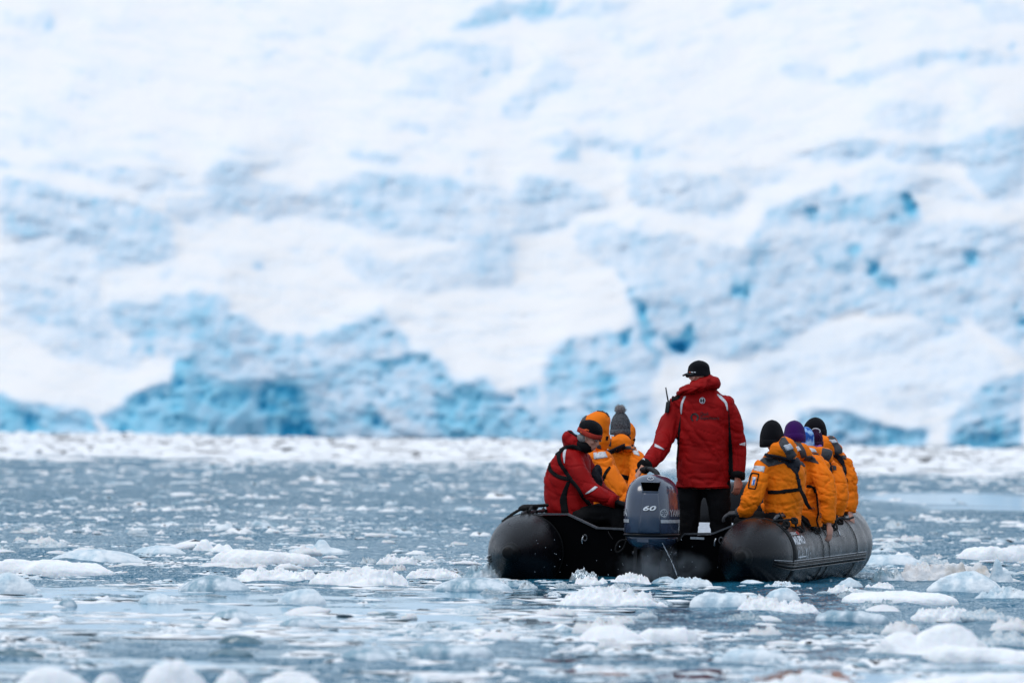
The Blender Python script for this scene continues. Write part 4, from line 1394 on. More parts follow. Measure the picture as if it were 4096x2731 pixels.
# seal, lower pan, swivel bracket, leg
V, F = loft([cowl_ring(mz(2146), .202, -.555, .1, 2.7), cowl_ring(mz(2143), .214, -.572, .11, 2.7), cowl_ring(mz(2136), .214, -.572, .11, 2.7), cowl_ring(mz(2133), .204, -.55, .1, 2.7)])
mk('cowl_seal', V, F, 'cowl_dark', MO)
V, F = loft([cowl_ring(mz(2200), .10, -.36, -.02, 2.6), cowl_ring(mz(2182), .16, -.46, .04, 2.6), cowl_ring(mz(2165), .185, -.52, .08, 2.6), cowl_ring(mz(2145), .198, -.55, .1, 2.6)])
mk('lower_pan', V, F, 'cowl_paint', MO)
V, F = prism([W(2548, 2151, -.545), W(2594, 2154, -.545), W(2594, 2169, -.545), W(2548, 2166, -.545)], _by * .05)
mk('latch', V, F, 'cowl_paint', MO, smooth=False)
V, F = loft([cowl_ring(z, hw, yr, yf, 2.4, 24) for z, hw, yr, yf in ((-.45, .03, -.42, -.12), (-.1, .045, -.42, -.1), (.1, .06, -.42, -.08), (.28, .085, -.42, -.04))])
mk('leg', V, F, 'cowl_dark', MO)
for s_ in (-1, 1):
    V, F = prism(_bp([(MX + s_ * .13, -.12, .34), (MX + s_ * .13, .05, .42), (MX + s_ * .13, .05, .0), (MX + s_ * .13, -.16, .06)]), _bx * .03 * s_)
    br = mk('clamp_bracket', V, F, 'cowl_dark', MO, smooth=False)
    V, F = ellipsoid(B(MX + s_ * .165, -.08, .22), (.018, .018, .018)); mk('bolt', V, F, 'trim_alloy', br)
# tiller: arm from the front of the cowl to the grip under the helmsman's hand
P = smooth_path([list(W(2636, 1925, .05)), list(W(2628, 1893, .16)), list(W(2606, 1877, .3)), list(W(2584, 1876, .42)), list(W(2552, 1884, .58))], 24)
V, F = tube(P, np.concatenate([np.full(14, .021), np.full(10, .019)]), k=12)
tl = mk('tiller', V, F, 'black_rubber', MO)
V, F = tube(P[15:], .024, k=12); mk('grip', V, F, 'black_rubber', tl)
# fuel line looping off the transom
rope([W(2506, 2130, .0), W(2503, 2165, -.05), W(2490, 2195, -.08), W(2470, 2207, -.1), (W(2462, 2198, -.1)), W(2468, 2175, -.1), W(2485, 2160, -.08), W(2520, 2158, -.05)], .007, 'fuel_line', MO)
rope([W(2432, 2124, .03), W(2440, 2140, .02), W(2452, 2156, .02)], .004, 'cord', BT)

# cooling water jet
mb = MB()
P = smooth_path([list(W(2650, 2172, -.45)), list(W(2672, 2215, -.52)), list(W(2694, 2262, -.6)), list(W(2710, 2306, -.68))], 60)
for i, p in enumerate(P):
    if rd.random() < .75:
        V, F = ellipsoid(p + np.array([rd.uniform(-.002, .002), 0, 0]), (.0023, .0023, rd.uniform(.003, .008)), nu=6, nv=4); mb.add(V, F)
for i in range(40):
    V, F = ellipsoid(np.array(W(rd.uniform(2120, 2880), rd.uniform(2150, 2310), rd.uniform(-.9, -.2))), [rd.uniform(.0015, .0035)] * 3, nu=5, nv=4); mb.add(V, F)
jt = mk('water_spray', *mb.get(), 'spray', None, loc=B(0, -.5, 0))
tag(jt, 'thin cooling water jet and stray drops behind the motor', kind='stuff')

# exhaust mist: real thin vapour low behind the transom
def mist(c, r, dens):
    V, F = ellipsoid((0, 0, 0), r, nu=24, nv=16)
    o = mk('exhaust_mist', V, F, None)
    o.location = c
    m = bpy.data.materials.new('mist'); m.use_nodes = True
    n = m.node_tree.nodes; l = m.node_tree.links
    n.remove(n['Principled BSDF'])
    pv = n.new('ShaderNodeVolumePrincipled'); pv.inputs['Color'].default_value = (.85, .92, 1, 1); pv.inputs['Anisotropy'].default_value = .2
    tc = n.new('ShaderNodeTexCoord'); nz = n.new('ShaderNodeTexNoise'); nz.inputs['Scale'].default_value = 4.5; nz.inputs['Detail'].default_value = 5
    l.new(tc.outputs['Object'], nz.inputs['Vector'])
    mp = n.new('ShaderNodeMapping'); mp.inputs['Scale'].default_value = (1 / r[0], 1 / r[1], 1 / r[2])
    l.new(tc.outputs['Object'], mp.inputs['Vector'])
    ln = n.new('ShaderNodeVectorMath'); ln.operation = 'LENGTH'; l.new(mp.outputs['Vector'], ln.inputs[0])
    f1 = n.new('ShaderNodeMapRange'); f1.inputs['From Min'].default_value = 1; f1.inputs['From Max'].default_value = .15; l.new(ln.outputs['Value'], f1.inputs['Value'])
    f2 = n.new('ShaderNodeMapRange'); f2.inputs['From Min'].default_value = .42; f2.inputs['From Max'].default_value = .72; l.new(nz.outputs['Fac'], f2.inputs['Value'])
    mu = n.new('ShaderNodeMath'); mu.operation = 'MULTIPLY'; l.new(f1.outputs['Result'], mu.inputs[0]); l.new(f2.outputs['Result'], mu.inputs[1])
    m2 = n.new('ShaderNodeMath'); m2.operation = 'MULTIPLY'; m2.inputs[1].default_value = dens; l.new(mu.outputs[0], m2.inputs[0])
    l.new(m2.outputs[0], pv.inputs['Density']); l.new(pv.outputs['Volume'], n['Material Output'].inputs['Volume'])
    o.data.materials.append(m)
    tag(o, 'faint grey exhaust mist drifting low behind the motor', kind='stuff')


mist(W(2640, 2262, -.78), (.44, .12, .16), 3.2)
mist(W(2592, 2222, -.75), (.09, .09, .13), 2.6)

# ================================================================== PEOPLE
mat('orange_cloth', (.86, .185, .002), rough=.7, var=.10, var_scale=7, bump=.10, bump_scale=130, spec=.2)
mat('red_cloth', (.275, .002, .0025), rough=.65, var=.14, var_scale=7, bump=.10, bump_scale=150, spec=.15)
mat('grey_cloth', (.045, .046, .052), rough=.7, var=.25, var_scale=20, bump=.3, bump_scale=80)
mat('black_cloth', (.0035, .0035, .0045), rough=.8, var=.3, var_scale=12, spec=.2)
mat('navy_cloth', (.006, .0075, .014), rough=.65, var=.25, var_scale=14, spec=.3)
mat('reflective', (.56, .57, .60), rough=.45, var=.22, var_scale=45, bump=.2, bump_scale=120)
mat('skin', (.56, .27, .19), rough=.5, var=.15, var_scale=20, spec=.4)
mat('black_knit', (.005, .005, .007), rough=.95, var=.3, bump=.5, bump_scale=160, sheen=.05, spec=.1)
mat('navy_knit', (.0045, .005, .012), rough=.95, var=.3, bump=.5, bump_scale=160, sheen=.05, spec=.1)
mat('purple_knit', (.042, .006, .095), rough=.95, var=.25, bump=.5, bump_scale=160, sheen=.1, spec=.1)
mat('plum_knit', (.030, .004, .030), rough=.95, var=.35, bump=.8, bump_scale=90, sheen=.1, spec=.1)
mat('grey_knit', (.11, .115, .125), rough=.95, var=.4, var_scale=60, bump=.8, bump_scale=120, spec=.1)
mat('pom_fur', (.25, .23, .23), rough=.9, var=.5, var_scale=60, spec=.1)
mat('blue_print', (.02, .11, .45), rough=.8, var_scale=26, color2=(.35, .58, .85), thr=(.45, .6), spec=.2)
mat('violet_cloth', (.16, .05, .26), rough=.8, var=.2)
mat('cuff_red', (.40, .03, .015), rough=.9, var=.2, bump=.4, bump_scale=160)
mat('orange_print', (.72, .10, .02), rough=.8)
mat('hair_grey', (.20, .19, .18), rough=.8, var=.4, var_scale=80)
mat('lens_dark', (.01, .01, .012), rough=.08, spec=.7)
mat('eye_white', (.12, .09, .08), rough=.3)
mat('radio_body', (.006, .006, .007), rough=.45)
mat('dark_print', (.012, .004, .005), rough=.6)


def px_m(t):
    return (80.0 + .978 * t) / FPX


def torso_rings(rows, k=28, e=2.4, grow=1.0):
    R = []
    P = smooth_path(rows, max(14, 4 * len(rows)))
    for (py, xl, xr, t, b) in P:
        c = W((xl + xr) / 2, py, t)
        a = (xr - xl) / 2 * px_m(t) * grow
        bb = b * grow
        ring = []
        for q in np.linspace(0, 2 * math.pi, k, endpoint=False):
            cq, sq = math.cos(q), math.sin(q)
            ring.append(list(c + _bx * (a * np.sign(cq) * abs(cq) ** (2 / e)) + _by * (bb * np.sign(sq) * abs(sq) ** (2 / e))))
        R.append(ring)
    return R


def limb(pts, n=None, k=14, grow=1.0):
    P = smooth_path([[*W(p[0], p[1], p[2]), p[3]] for p in pts], n or 8 * len(pts))
    return P[:, :3], P[:, 3] * grow


def folds(V, F, seed, amp=1.0, arm=None, quilt=0.0):
    """creases pressed into the cloth"""
    N = vnormals(V, F)
    P = V - V.mean(0)
    s1 = noise3(P * [1, 1, 1.5], 6.0, seed, 2)
    w = noise3(P, 3.0, seed + 5, 2)
    Q = P * [1, 1, 2.3] + .10 * w[:, None]
    cr = np.abs(noise3(Q, 7.0, seed + 9, 2))
    crease = -np.exp(-(cr / .10) ** 2)
    Q2 = P * [2.0, 2.0, .9] + .12 * w[:, None]
    cr2 = -np.exp(-(np.abs(noise3(Q2, 6.0, seed + 29, 2)) / .09) ** 2)
    fine = noise3(P, 26.0, seed + 40, 2)
    if quilt:
        cr5 = -np.exp(-(np.abs(noise3(P * [.9, .9, 1.5] + .08 * w[:, None], 15.0, seed + 83, 2)) / .10) ** 2)
        d = .007 * s1 + .013 * crease + .009 * cr2 + .0055 * cr5 + .0008 * fine
    else:
        # plain shell jacket: broad drape, few slanting folds
        Q3 = P * [1.0, 1.0, .55] + .16 * w[:, None]
        cr3 = -np.exp(-(np.abs(noise3(Q3, 5.0, seed + 61, 2)) / .13) ** 2)
        cr4 = -np.exp(-(np.abs(noise3(P * [1.3, 1.3, .8] + .1 * w[:, None], 10.0, seed + 77, 2)) / .10) ** 2)
        d = .009 * s1 + .011 * cr3 + .006 * crease + .007 * cr4 * np.clip(.5 + w, 0, 1) + .0006 * fine
    if quilt:
        z = P[:, 2]
        d = d + quilt * (np.abs(np.sin(z * math.pi / .17 + 1.1 * w)) ** .55 - .75)
    return V + N * (d * amp)[:, None]


def garment(parts, voxel=.0095, smooth=6, seed=0, amp=1.0, quilt=0.0):
    mb = MB()
    for V, F in parts:
        mb.add(V, F)
    V, F = remesh(*mb.get(), voxel=voxel, smooth=smooth)
    V = folds(V, F, seed, amp, quilt=quilt)
    return V, F


def frame(f, tilt=0.0):
    """head axes: facing f (world), up tilted forward by tilt"""
    f = Vector(f).normalized()
    side = f.cross(Vector((0, 0, 1))).normalized()          # wearer's right
    rot = Matrix.Rotation(-tilt, 3, side)
    f2 = rot @ f
    u = side.cross(f2).normalized()
    return side, f2, u


def head_parts(c, f, tilt=0.0, s=.86):
    side, f2, u = frame(f, tilt)
    R = np.array([list(side), list(f2), list(u)]).T
    c = np.array(c)

    def E(off, r):
        return ellipsoid(c + R @ (np.array(off) * s), np.array(r) * s, R)
    out = [E((0, -.012, .02), (.076, .094, .092)), E((0, .022, -.035), (.060, .066, .072)), E((0, .052, -.075), (.036, .038, .034)),
           E((0, .093, -.012), (.013, .020, .030)), E((0, .107, -.028), (.015, .016, .011)), E((0, .083, .026), (.052, .016, .012)),
           E((0, .086, -.060), (.026, .014, .008)), E((0, .086, -.072), (.022, .013, .008)),
           E((.043, .062, -.022), (.022, .026, .018)), E((-.043, .062, -.022), (.022, .026, .018)),
           E((.079, -.008, -.015), (.010, .020, .032)), E((-.079, -.008, -.015), (.010, .020, .032))]
    return out, (c, R, s)


def hand_parts(wrist, d, palm_n, curl=.5, s=1.0, right=True, spread=.1):
    """d: wrist to knuckles, palm_n: out of the palm; fingers curl towards palm_n"""
    d = Vector(d).normalized(); pn = Vector(palm_n); pn = (pn - d * pn.dot(d)).normalized()
    sd = d.cross(pn) * (1 if right else -1)              # towards the thumb side
    w = Vector(wrist)
    out = []
    rings = []
    for (q, hw, th) in ((-.03, .026, .020), (.0, .028, .018), (.03, .038, .017), (.06, .042, .016), (.088, .041, .013)):
        c = w + d * (q * s)
        rings.append([list(c + sd * (hw * s * math.cos(a)) + pn * (th * s * math.sin(a))) for a in np.linspace(0, 6.283, 14, endpoint=False)])
    out.append(loft(rings))
    for i, (o, L) in enumerate(((.030, .072), (.010, .080), (-.011, .074), (-.031, .058))):
        p = w + d * (.082 * s) + sd * (o * s)
        ang = 0; pts = [p - d * .012 * s]
        dirv = d + sd * (o * spread * 8)
        for k, fr in enumerate((.42, .33, .25)):
            ang += curl * (.75 + .12 * k) * (1 + .08 * i)
            v = (dirv * math.cos(ang) + pn * math.sin(ang)).normalized()
            pts.append(pts[-1] + v * (L * fr * s + (.012 * s if k == 0 else 0)))
        P = smooth_path([list(q) for q in pts], 12)
        out.append(tube(P, np.linspace(.0098, .0075, 12) * s, k=8))
        out.append(ellipsoid(P[-1], [.0078 * s] * 3, nu=8, nv=6))
    p = w + d * (.022 * s) + sd * (.030 * s)
    v = (d * .75 + sd * .65 + pn * .25).normalized()
    P = [p, p + v * .034 * s, p + v * .034 * s + (d * .85 + sd * .2 + pn * .35).normalized() * .030 * s,
         p + v * .034 * s + (d * .85 + sd * .2 + pn * .35).normalized() * .030 * s + (d * .8 + pn * .5).normalized() * .022 * s]
    P = smooth_path([list(q) for q in P], 12)
    out.append(tube(P, np.linspace(.0135, .009, 12) * s, k=8)); out.append(ellipsoid(P[-1], [.009 * s] * 3, nu=8, nv=6))
    return out


def hat(name, c, f, tilt, rx, ry, h, m, parent, low=-.05, cuff=None, peak=0.0, ribs=0, rib_amp=.002, seed=0, lean=(0, 0), knit=False):
    """knitted cap: rings stacked along the head axis"""
    side, f2, u = frame(f, tilt)
    c = Vector(c)
    k = 72 if ribs else 44
    rings = []
    S_ = np.linspace(0, 1, 26)
    for s in S_:
        z = low + (h - low) * s
        r = (1 - max(0, (s - .25) / .75) ** 2.5) ** .55 if s < 1 else 0.02
        r = max(r, .05)
        r *= 1 + .02 * math.sin(s * 9 + seed)
        off = side * (lean[0] * s * s) + f2 * (lean[1] * s * s)
        ring = []
        for a in np.linspace(0, 2 * math.pi, k, endpoint=False):
            rr = r * (1 + .022 * math.sin(3 * a + seed + 4 * s) + .015 * math.sin(5 * a - seed + 7 * s))
            ex = 0.0
            if ribs:
                ex = rib_amp * math.cos(a * ribs + (1.6 * math.sin(s * 22) if knit else 0))
            zz = z + peak * max(0, s - .6) * math.cos(a) * .1
            ring.append(list(c + side * ((rx * rr + ex) * math.cos(a)) + f2 * ((ry * rr + ex) * math.sin(a)) + u * zz + off))
        rings.append(ring)
    V, F = loft(rings)
    ht = mk(name, V, F, m, parent)
    if cuff:
        cw, cm, ct = cuff
        rings = []
        for z, g in ((low - .004, -.004), (low - .004, ct), (low + cw * .5, ct + .002), (low + cw, ct), (low + cw + .003, -.006)):
            rings.append([list(c + side * ((rx + g) * (1 + .01 * math.sin(4 * a)) * math.cos(a)) + f2 * ((ry + g) * math.sin(a)) + u * (z + .003 * math.sin(3 * a + seed))) for a in np.linspace(0, 2 * math.pi, 48, endpoint=False)])
        V2, F2 = loft(rings, cap=False)
        mk('cuff', V2, F2, cm, ht)
    return ht, (V, F)


def person(label, torso, arms, head, legs, cloth, seed, hands=(), neck=None, body_voxel=.014, quilt=0.0, group=None, hood=(), trousers='black_cloth', boots=True, amp=1.0, base=None, extra_body=(), hood_amp=.8):
    """torso rows, arm chains and legs measured on the photograph with their distance from the stern"""
    py, xl, xr, t, b = torso[-1]
    root = empty('person', base if base else W((xl + xr) / 2, py, t))
    tag(root, label, 'person', group)
    # --- the body: one skin from head to feet
    mb = MB()
    mb.add(*loft(torso_rings(torso, grow=.68)))
    for a in arms:
        P, r = limb(a, grow=.5); mb.add(*tube(P, r, k=12))
    for lg in legs:
        P, r = limb(lg, grow=.58); mb.add(*tube(P, r, k=12))
        e = P[-1]
        mb.add(*ellipsoid(e + np.array([0, .05, .0]), (.045, .12, .04)))
    hp, hinfo = head_parts(*head)
    for q in hp:
        mb.add(*q)
    hc = np.array(head[0])
    n0 = np.array(W((torso[0][1] + torso[0][2]) / 2, torso[0][0] + 10, torso[0][3]))
    mb.add(*tube([n0 - [0, 0, .06], n0, hc - [0, 0, .05], hc], [.062, .058, .056, .05], k=14))
    for h in list(hands) + list(extra_body):
        for q in (h if isinstance(h, list) else [h]):
            mb.add(*q)
    V, F = remesh(*mb.get(), voxel=body_voxel, smooth=3)
    mk('body', V, F, 'skin', root)
    # --- clothing
    parts = [loft(torso_rings(torso))]
    for a in arms:
        P, r = limb(a); parts.append(tube(P, r, k=16)); parts.append(ellipsoid(P[0], [r[0] * 1.02] * 3))
    V, F = garment(parts, seed=seed, quilt=quilt, amp=amp, smooth=8)
    jk = mk('jacket', V, F, cloth, root)
    allV, allF = [V], list(F)
    hd = None
    if hood:
        hpz = []
        for e in hood:
            c = W(e[0], e[1], e[2]); rot = None
            if len(e) > 6:
                ca, sa = math.cos(e[6]), math.sin(e[6])
                rot = np.array([[ca, 0, sa], [0, 1, 0], [-sa, 0, ca]])
            hpz.append(ellipsoid(c, (e[3], e[4], e[5]), rot))
        V2, F2 = garment(hpz, voxel=.010, smooth=6, seed=seed + 50, amp=hood_amp)
        hd = mk('hood', V2, F2, cloth, jk)
        allF += [tuple(i + len(V) for i in f) for f in F2]; allV.append(V2)
    skin_ = Skin(np.vstack(allV), allF)
    if legs:
        tp_ = []
        for lg in legs:
            P, r = limb(lg); tp_.append(tube(P, r, k=16)); tp_.append(ellipsoid(P[0], [r[0] * 1.05] * 3))
        V3, F3 = garment(tp_, seed=seed + 70, voxel=.017)
        mk('trousers', V3, F3, trousers, root)
        if boots:
            for lg in legs:
                P, r = limb(lg)
                e = P[-1]
                V4, F4 = remesh(*MB().add(*tube([e + [0, 0, .16], e + [0, 0, .05], e - [0, 0, .02]], [r[-1] * .98, r[-1] * .95, r[-1] * .9])).add(*ellipsoid(e + np.array([0, .06, -.02]), (.055, .15, .05))).get(), voxel=.014, smooth=3)
                mk('boot', V4, F4, 'black_rubber', root)
    for c in (jk, hd):
        pass
    return dict(root=root, jacket=jk, hood=hd, skin=skin_, head=hinfo)


def glove(name, parts, m, parent):
    mb = MB()
    for q in parts:
        mb.add(*q)
    V, F = remesh(*mb.get(), voxel=.006, smooth=2)
    return mk(name, V, F, m, parent)


def cuff_ring(a, m, parent, w=.035, g=1.08):
    P, r = limb(a)
    d = (P[-1] - P[-2]); d /= np.linalg.norm(d)
    V, F = tube([P[-1] - d * w, P[-1] - d * w * .5, P[-1] + d * .012], [r[-1] * g] * 3, k=18)
    mk('cuff', V, F, m, parent)


FWD, AFT, LFT, RGT = _by, -_by, -_bx, _bx

# ------------------------------------------------------------------ the helmsman, standing
g_arms = [
    [(2712, 1618, .95, .082), (2676, 1705, .9, .085), (2643, 1790, .75, .078), (2608, 1836, .62, .068), (2576, 1866, .52, .056)],
    [(2906, 1618, .95, .080), (2936, 1700, .97, .077), (2951, 1790, 1.0, .073), (2952, 1860, .98, .066), (2950, 1908, .95, .058)],
]
g_torso = [(1545, 2750, 2852, .97, .075), (1572, 2722, 2884, .96, .10), (1600, 2700, 2912, .95, .118), (1650, 2700, 2922, .95, .135), (1720, 2706, 2920, .95, .15), (1800, 2708, 2915, .95, .15),
           (1880, 2703, 2918, .95, .155), (1955, 2699, 2926, .95, .165)]
g_legs = [[(2762, 1945, .95, .11), (2757, 2030, .95, .098), (2752, 2120, .96, .085), (2748, 2210, .96, .075), (2746, 2290, .95, .07)],
          [(2868, 1945, .95, .11), (2878, 2030, .95, .100), (2884, 2120, .97, .088), (2886, 2210, .97, .075), (2888, 2290, .95, .07)]]
gh = W(2796, 1500, .96)
lw = W(2566, 1874, .5)
hl = hand_parts(lw, Vector((-.35, .15, -.6)), Vector((.6, .3, -.4)), curl=.85, s=.95, right=False)
rw = W(2950, 1912, .94)
hr = hand_parts(rw, Vector((.02, .0, -1)), Vector((-.5, .6, 0)), curl=.38, s=.95, right=True)
G = person('helmsman in a red jacket and black cap standing behind the motor', g_torso, g_arms, (gh, LFT * .84 + FWD * .54, .05), g_legs, 'red_cloth', 11, hands=[hl, hr], body_voxel=.006,
           base=B(.25, 1.0, .06), hood=[(2788, 1550, .92, .155, .13, .052, -.26), (2812, 1524, .94, .108, .12, .05, -.22), (2858, 1532, .96, .062, .11, .062, .4), (2733, 1564, .93, .07, .10, .036, -.5), (2824, 1508, .97, .066, .10, .034, -.1)], hood_amp=1.3)
J, SK = G['jacket'], G['skin']
for a in g_arms:
    cuff_ring(a, 'black_cloth', J)
patch('reflector', SK, [(2736, 1585), (2727, 1605), (2722, 1630), (2724, 1655)], [(2744, 1585), (2734, 1608), (2729, 1632), (2727, 1657)], 'reflective', J)
patch('reflector', SK, [(2866, 1576), (2882, 1596), (2900, 1615), (2908, 1642)], [(2872, 1576), (2892, 1590), (2908, 1610), (2912, 1642)], 'reflective', J)
patch('reflector', SK, [(2620, 1774), (2618, 1786)], [(2657, 1796), (2654, 1799)], 'reflective', J)
patch('reflector', SK, [(2958, 1776), (2980, 1768)], [(2958, 1778), (2980, 1783)], 'reflective', J)
patch('side_panel_shade', SK, [(2722, 1665), (2706, 1760), (2699, 1850), (2696, 1885)], [(2724, 1665), (2718, 1760), (2711, 1850), (2707, 1885)], 'black_cloth', J)  # black panel that also paints the shade between left arm and torso
patch('shoulder_panel', SK, [(2690, 1585), (2722, 1580)], [(2686, 1606), (2716, 1596)], 'black_cloth', J, na=8)
patch('side_panel_shade', SK, [(2914, 1640), (2914, 1720), (2914, 1800), (2914, 1900)], [(2916, 1640), (2922, 1720), (2929, 1800), (2933, 1900)], 'black_cloth', J)  # panel and painted shade in one, beside the right arm
patch('hem', SK, [(2701, 1940), (2760, 1944), (2840, 1944), (2924, 1938)], [(2701, 1952), (2760, 1957), (2840, 1957), (2924, 1950)], 'red_cloth', J, .006, 30, 3)
qf = rect_fn(SK, 2761, 1651, 2796, 1687)
ring_print('back_emblem', qf, 'dark_print', J, .005, .30, .48, -60, 250, 40)
lettering('back_lettering', 'Quark', rect_fn(SK, 2802, 1647, 2836, 1665), 'dark_print', J, .005, bold=.01)
lettering('back_lettering', 'Expeditions', rect_fn(SK, 2802, 1664, 2876, 1682), 'dark_print', J, .005, bold=.01)
bf = rect_fn(SK, 2798, 1590, 2821, 1614)
ring_print('collar_badge', bf, 'reflective', J, .005, .40, .5)
ring_print('collar_badge', bf, 'dark_print', J, .005, .0, .39)
ring_print('collar_badge', bf, 'reflective', J, .006, .05, .30, 60, 120, 8)
ring_print('collar_badge', bf, 'reflective', J, .006, .05, .30, 240, 300, 8)
ring_print('sleeve_badge', rect_fn(SK, 2570, 1833, 2580, 1852), 'reflective', J, .005, .25, .5)
# cap with brim
hc_, hR, _s = G['head']
side, f2, u = (Vector(hR[:, i]) for i in range(3))
ct, cv = hat('cap', gh, LFT * .84 + FWD * .54, .05, .084, .100, .120, 'black_knit', G['root'], low=-.012, seed=1)
rg = []
for q in np.linspace(-1, 1, 15):
    a = q * 1.0
    base_ = Vector(gh) + f2 * (.094 * math.cos(a)) + side * (.080 * math.sin(a)) + u * .022
    tip = Vector(gh) + f2 * (.098 * math.cos(a) + .068 * math.cos(a * .8)) + side * (.086 * math.sin(a)) + u * (.008 - .012 * q * q)
    rg.append([list(base_), list((base_ + tip) / 2 + u * .004), list(tip), list(tip - u * .004), list((base_ + tip) / 2 - u * .002), list(base_ - u * .006)])
V, F = loft(rg)
mk('brim', V, F, 'black_knit', ct)
CSK = Skin(*cv)
for (x0, x1) in ((2757, 2762), (2764, 2773), (2776, 2783)):
    strap('cap_print', CSK, [(x0, 1488), (x1, 1489)], 3, 'white_print' if x0 > 2760 else 'orange_print', ct, .003, n=5)
# sunglasses
sg = MB()
for s_ in (-1, 1):
    c = Vector(gh) + f2 * .094 + side * (.034 * s_) + u * .002
    V, F = ellipsoid(c, (.028, .008, .020), np.array([list(side), list(f2), list(u)]).T); sg.add(V, F)
    V, F = tube([c + side * (.028 * s_), Vector(gh) + f2 * .05 + side * (.079 * s_) + u * .008, Vector(gh) - f2 * .02 + side * (.084 * s_) + u * .004], .004, k=6); sg.add(V, F)
mk('sunglasses', *sg.get(), 'lens_dark', G['root'])
# hand radio clipped to his chest
rb = W(2672, 1620, .86)
RD = empty('hand_radio', rb)
tag(RD, 'black hand radio with long antenna clipped at the helmsman\'s left shoulder', 'radio')
c = W(2671, 1628, .86)
V, F = box(c, (.016, .02, .045), tuple(_bx), tuple(_by), (.12, 0, .99)); V, F = with_mods(V, F, [('BEVEL', dict(width=.005, segments=2))])
mk('case', V, F, 'radio_body', RD)
V, F = tube([W(2673, 1606, .86), W(2668, 1580, .86), W(2663, 1549, .86)], [.0065, .006, .005], k=8); mk('antenna', V, F, 'radio_body', RD)
V, F = tube([W(2679, 1608, .86), W(2680, 1600, .86)], .006, k=8); mk('knob', V, F, 'radio_body', RD)

# ------------------------------------------------------------------ seated in red, left
r_arms = [[(2290, 1840, .90, .083), (2318, 1895, .84, .085), (2354, 1955, .78, .078), (2408, 1985, .74, .066), (2460, 2005, .72, .052)],
          [(2330, 1840, 1.1, .075), (2370, 1900, 1.15, .07), (2400, 1960, 1.1, .065), (2450, 1990, 1.0, .05)]]
r_torso = [(1778, 2262, 2332, 1.0, .07), (1802, 2236, 2350, 1.0, .11), (1850, 2200, 2362, 1.0, .145), (1920, 2178, 2368, 1.0, .16), (1990, 2178, 2374, 1.0, .17), (2045, 2186, 2380, 1.0, .18), (2084, 2200, 2384, 1.0, .175)]
r_legs = [[(2300, 2075, .92, .10), (2390, 2055, .85, .095), (2470, 2055, .80, .085), (2478, 2150, .80, .07), (2470, 2280, .80, .06)],
          [(2310, 2080, 1.12, .10), (2400, 2060, 1.1, .09), (2470, 2060, 1.1, .08), (2478, 2150, 1.1, .07), (2475, 2280, 1.1, .06)]]
rh = W(2358, 1750, .95)
rf = RGT * .95 + AFT * .25
gl = hand_parts(W(2466, 2008, .72), Vector((.9, 0, -.25)), Vector((0, .2, -1)), curl=.45, s=1.05)
R_ = person('seated person in a red jacket with a black harness, head bowed, at left', r_torso, r_arms, (rh, rf, .36), r_legs, 'red_cloth', 23, hands=[gl], body_voxel=.009,
            hood=[(2290, 1775, .98, .085, .11, .085, .25), (2272, 1752, .99, .06, .10, .075, .2), (2310, 1795, .97, .075, .10, .05, .5)], hood_amp=1.0)
J, SK = R_['jacket'], R_['skin']
glove('glove', hand_parts(W(2466, 2008, .72), Vector((.9, 0, -.25)), Vector((0, .2, -1)), curl=.45, s=1.22), 'black_cloth', R_['root'])
cuff_ring(r_arms[0], 'red_cloth', J)
patch('reflector', SK, [(2258, 1798), (2252, 1815), (2256, 1850)], [(2266, 1797), (2262, 1816), (2259, 1852)], 'reflective', J)
patch('reflector', SK, [(2341, 1973), (2362, 1958), (2380, 1944)], [(2345, 1976), (2370, 1964), (2391, 1948)], 'reflective', J)
strap('harness_strap', SK, [(2336, 1800), (2290, 1786), (2250, 1794), (2215, 1820), (2196, 1846), (2202, 1880), (2235, 1906), (2270, 1915), (2284, 1918)], 15, 'black_cloth', J)
strap('harness_strap', SK, [(2250, 1795), (2236, 1815), (2240, 1850), (2262, 1885), (2284, 1918)], 15, 'black_cloth', J)
strap('harness_strap', SK, [(2284, 1918), (2310, 1950), (2330, 1985), (2360, 2020)], 14, 'black_cloth', J)
patch('side_panel_shade', SK, [(2268, 1925), (2250, 1965), (2240, 2000), (2246, 2055)], [(2282, 1925), (2270, 1965), (2268, 2000), (2276, 2058)], 'black_cloth', J, .003, 24, 6)
patch('collar_edge', SK, [(2264, 1716), (2290, 1728), (2318, 1746), (2334, 1770)], [(2264, 1722), (2288, 1736), (2312, 1754), (2326, 1778)], 'black_cloth', J, .004, 20, 4)
tilt = .36
hR2 = R_['head'][1]
rs, rf2, ru = (Vector(hR2[:, i]) for i in range(3))
ht, hv = hat('beanie', rh - Vector(rf).normalized() * .012, rf, tilt, .090, .104, .148, 'black_knit', R_['root'], low=.022, cuff=(.036, 'cuff_red', .003), seed=3)
HS = Skin(*hv)
for k, (x0, y0, x1, y1) in enumerate(((2330, 1716, 2318, 1722), (2331, 1715, 2324, 1731), (2335, 1716, 2334, 1733), (2340, 1716, 2346, 1731), (2344, 1717, 2356, 1722), (2322, 1728, 2350, 1730))):
    strap('hat_print', HS, [(x0, y0), (x1, y1)], 5, 'orange_print', ht, .003, n=6)
for k, x in enumerate((2333, 2340, 2347, 2354)):
    h = W(x, 1749 + k * .5, .84)
V, F = ellipsoid(Vector(rh) - rf2 * .02 - ru * .075, (.085, .085, .06), np.array(hR2)); mk('neck_gaiter', V, F, 'black_cloth', R_['root'])
V, F = ellipsoid(Vector(rh) - rf2 * .035 - ru * .018 + rs * .055, (.035, .045, .035), np.array(hR2)); mk('hair', V, F, 'hair_grey', R_['root'])
for s_ in (-1, 1):
    V, F = ellipsoid(Vector(rh) + rf2 * .083 + rs * (.034 * s_) + ru * .006, (.013, .010, .010), np.array(hR2), 10, 8); mk('eye', V, F, 'eye_white', R_['root'])
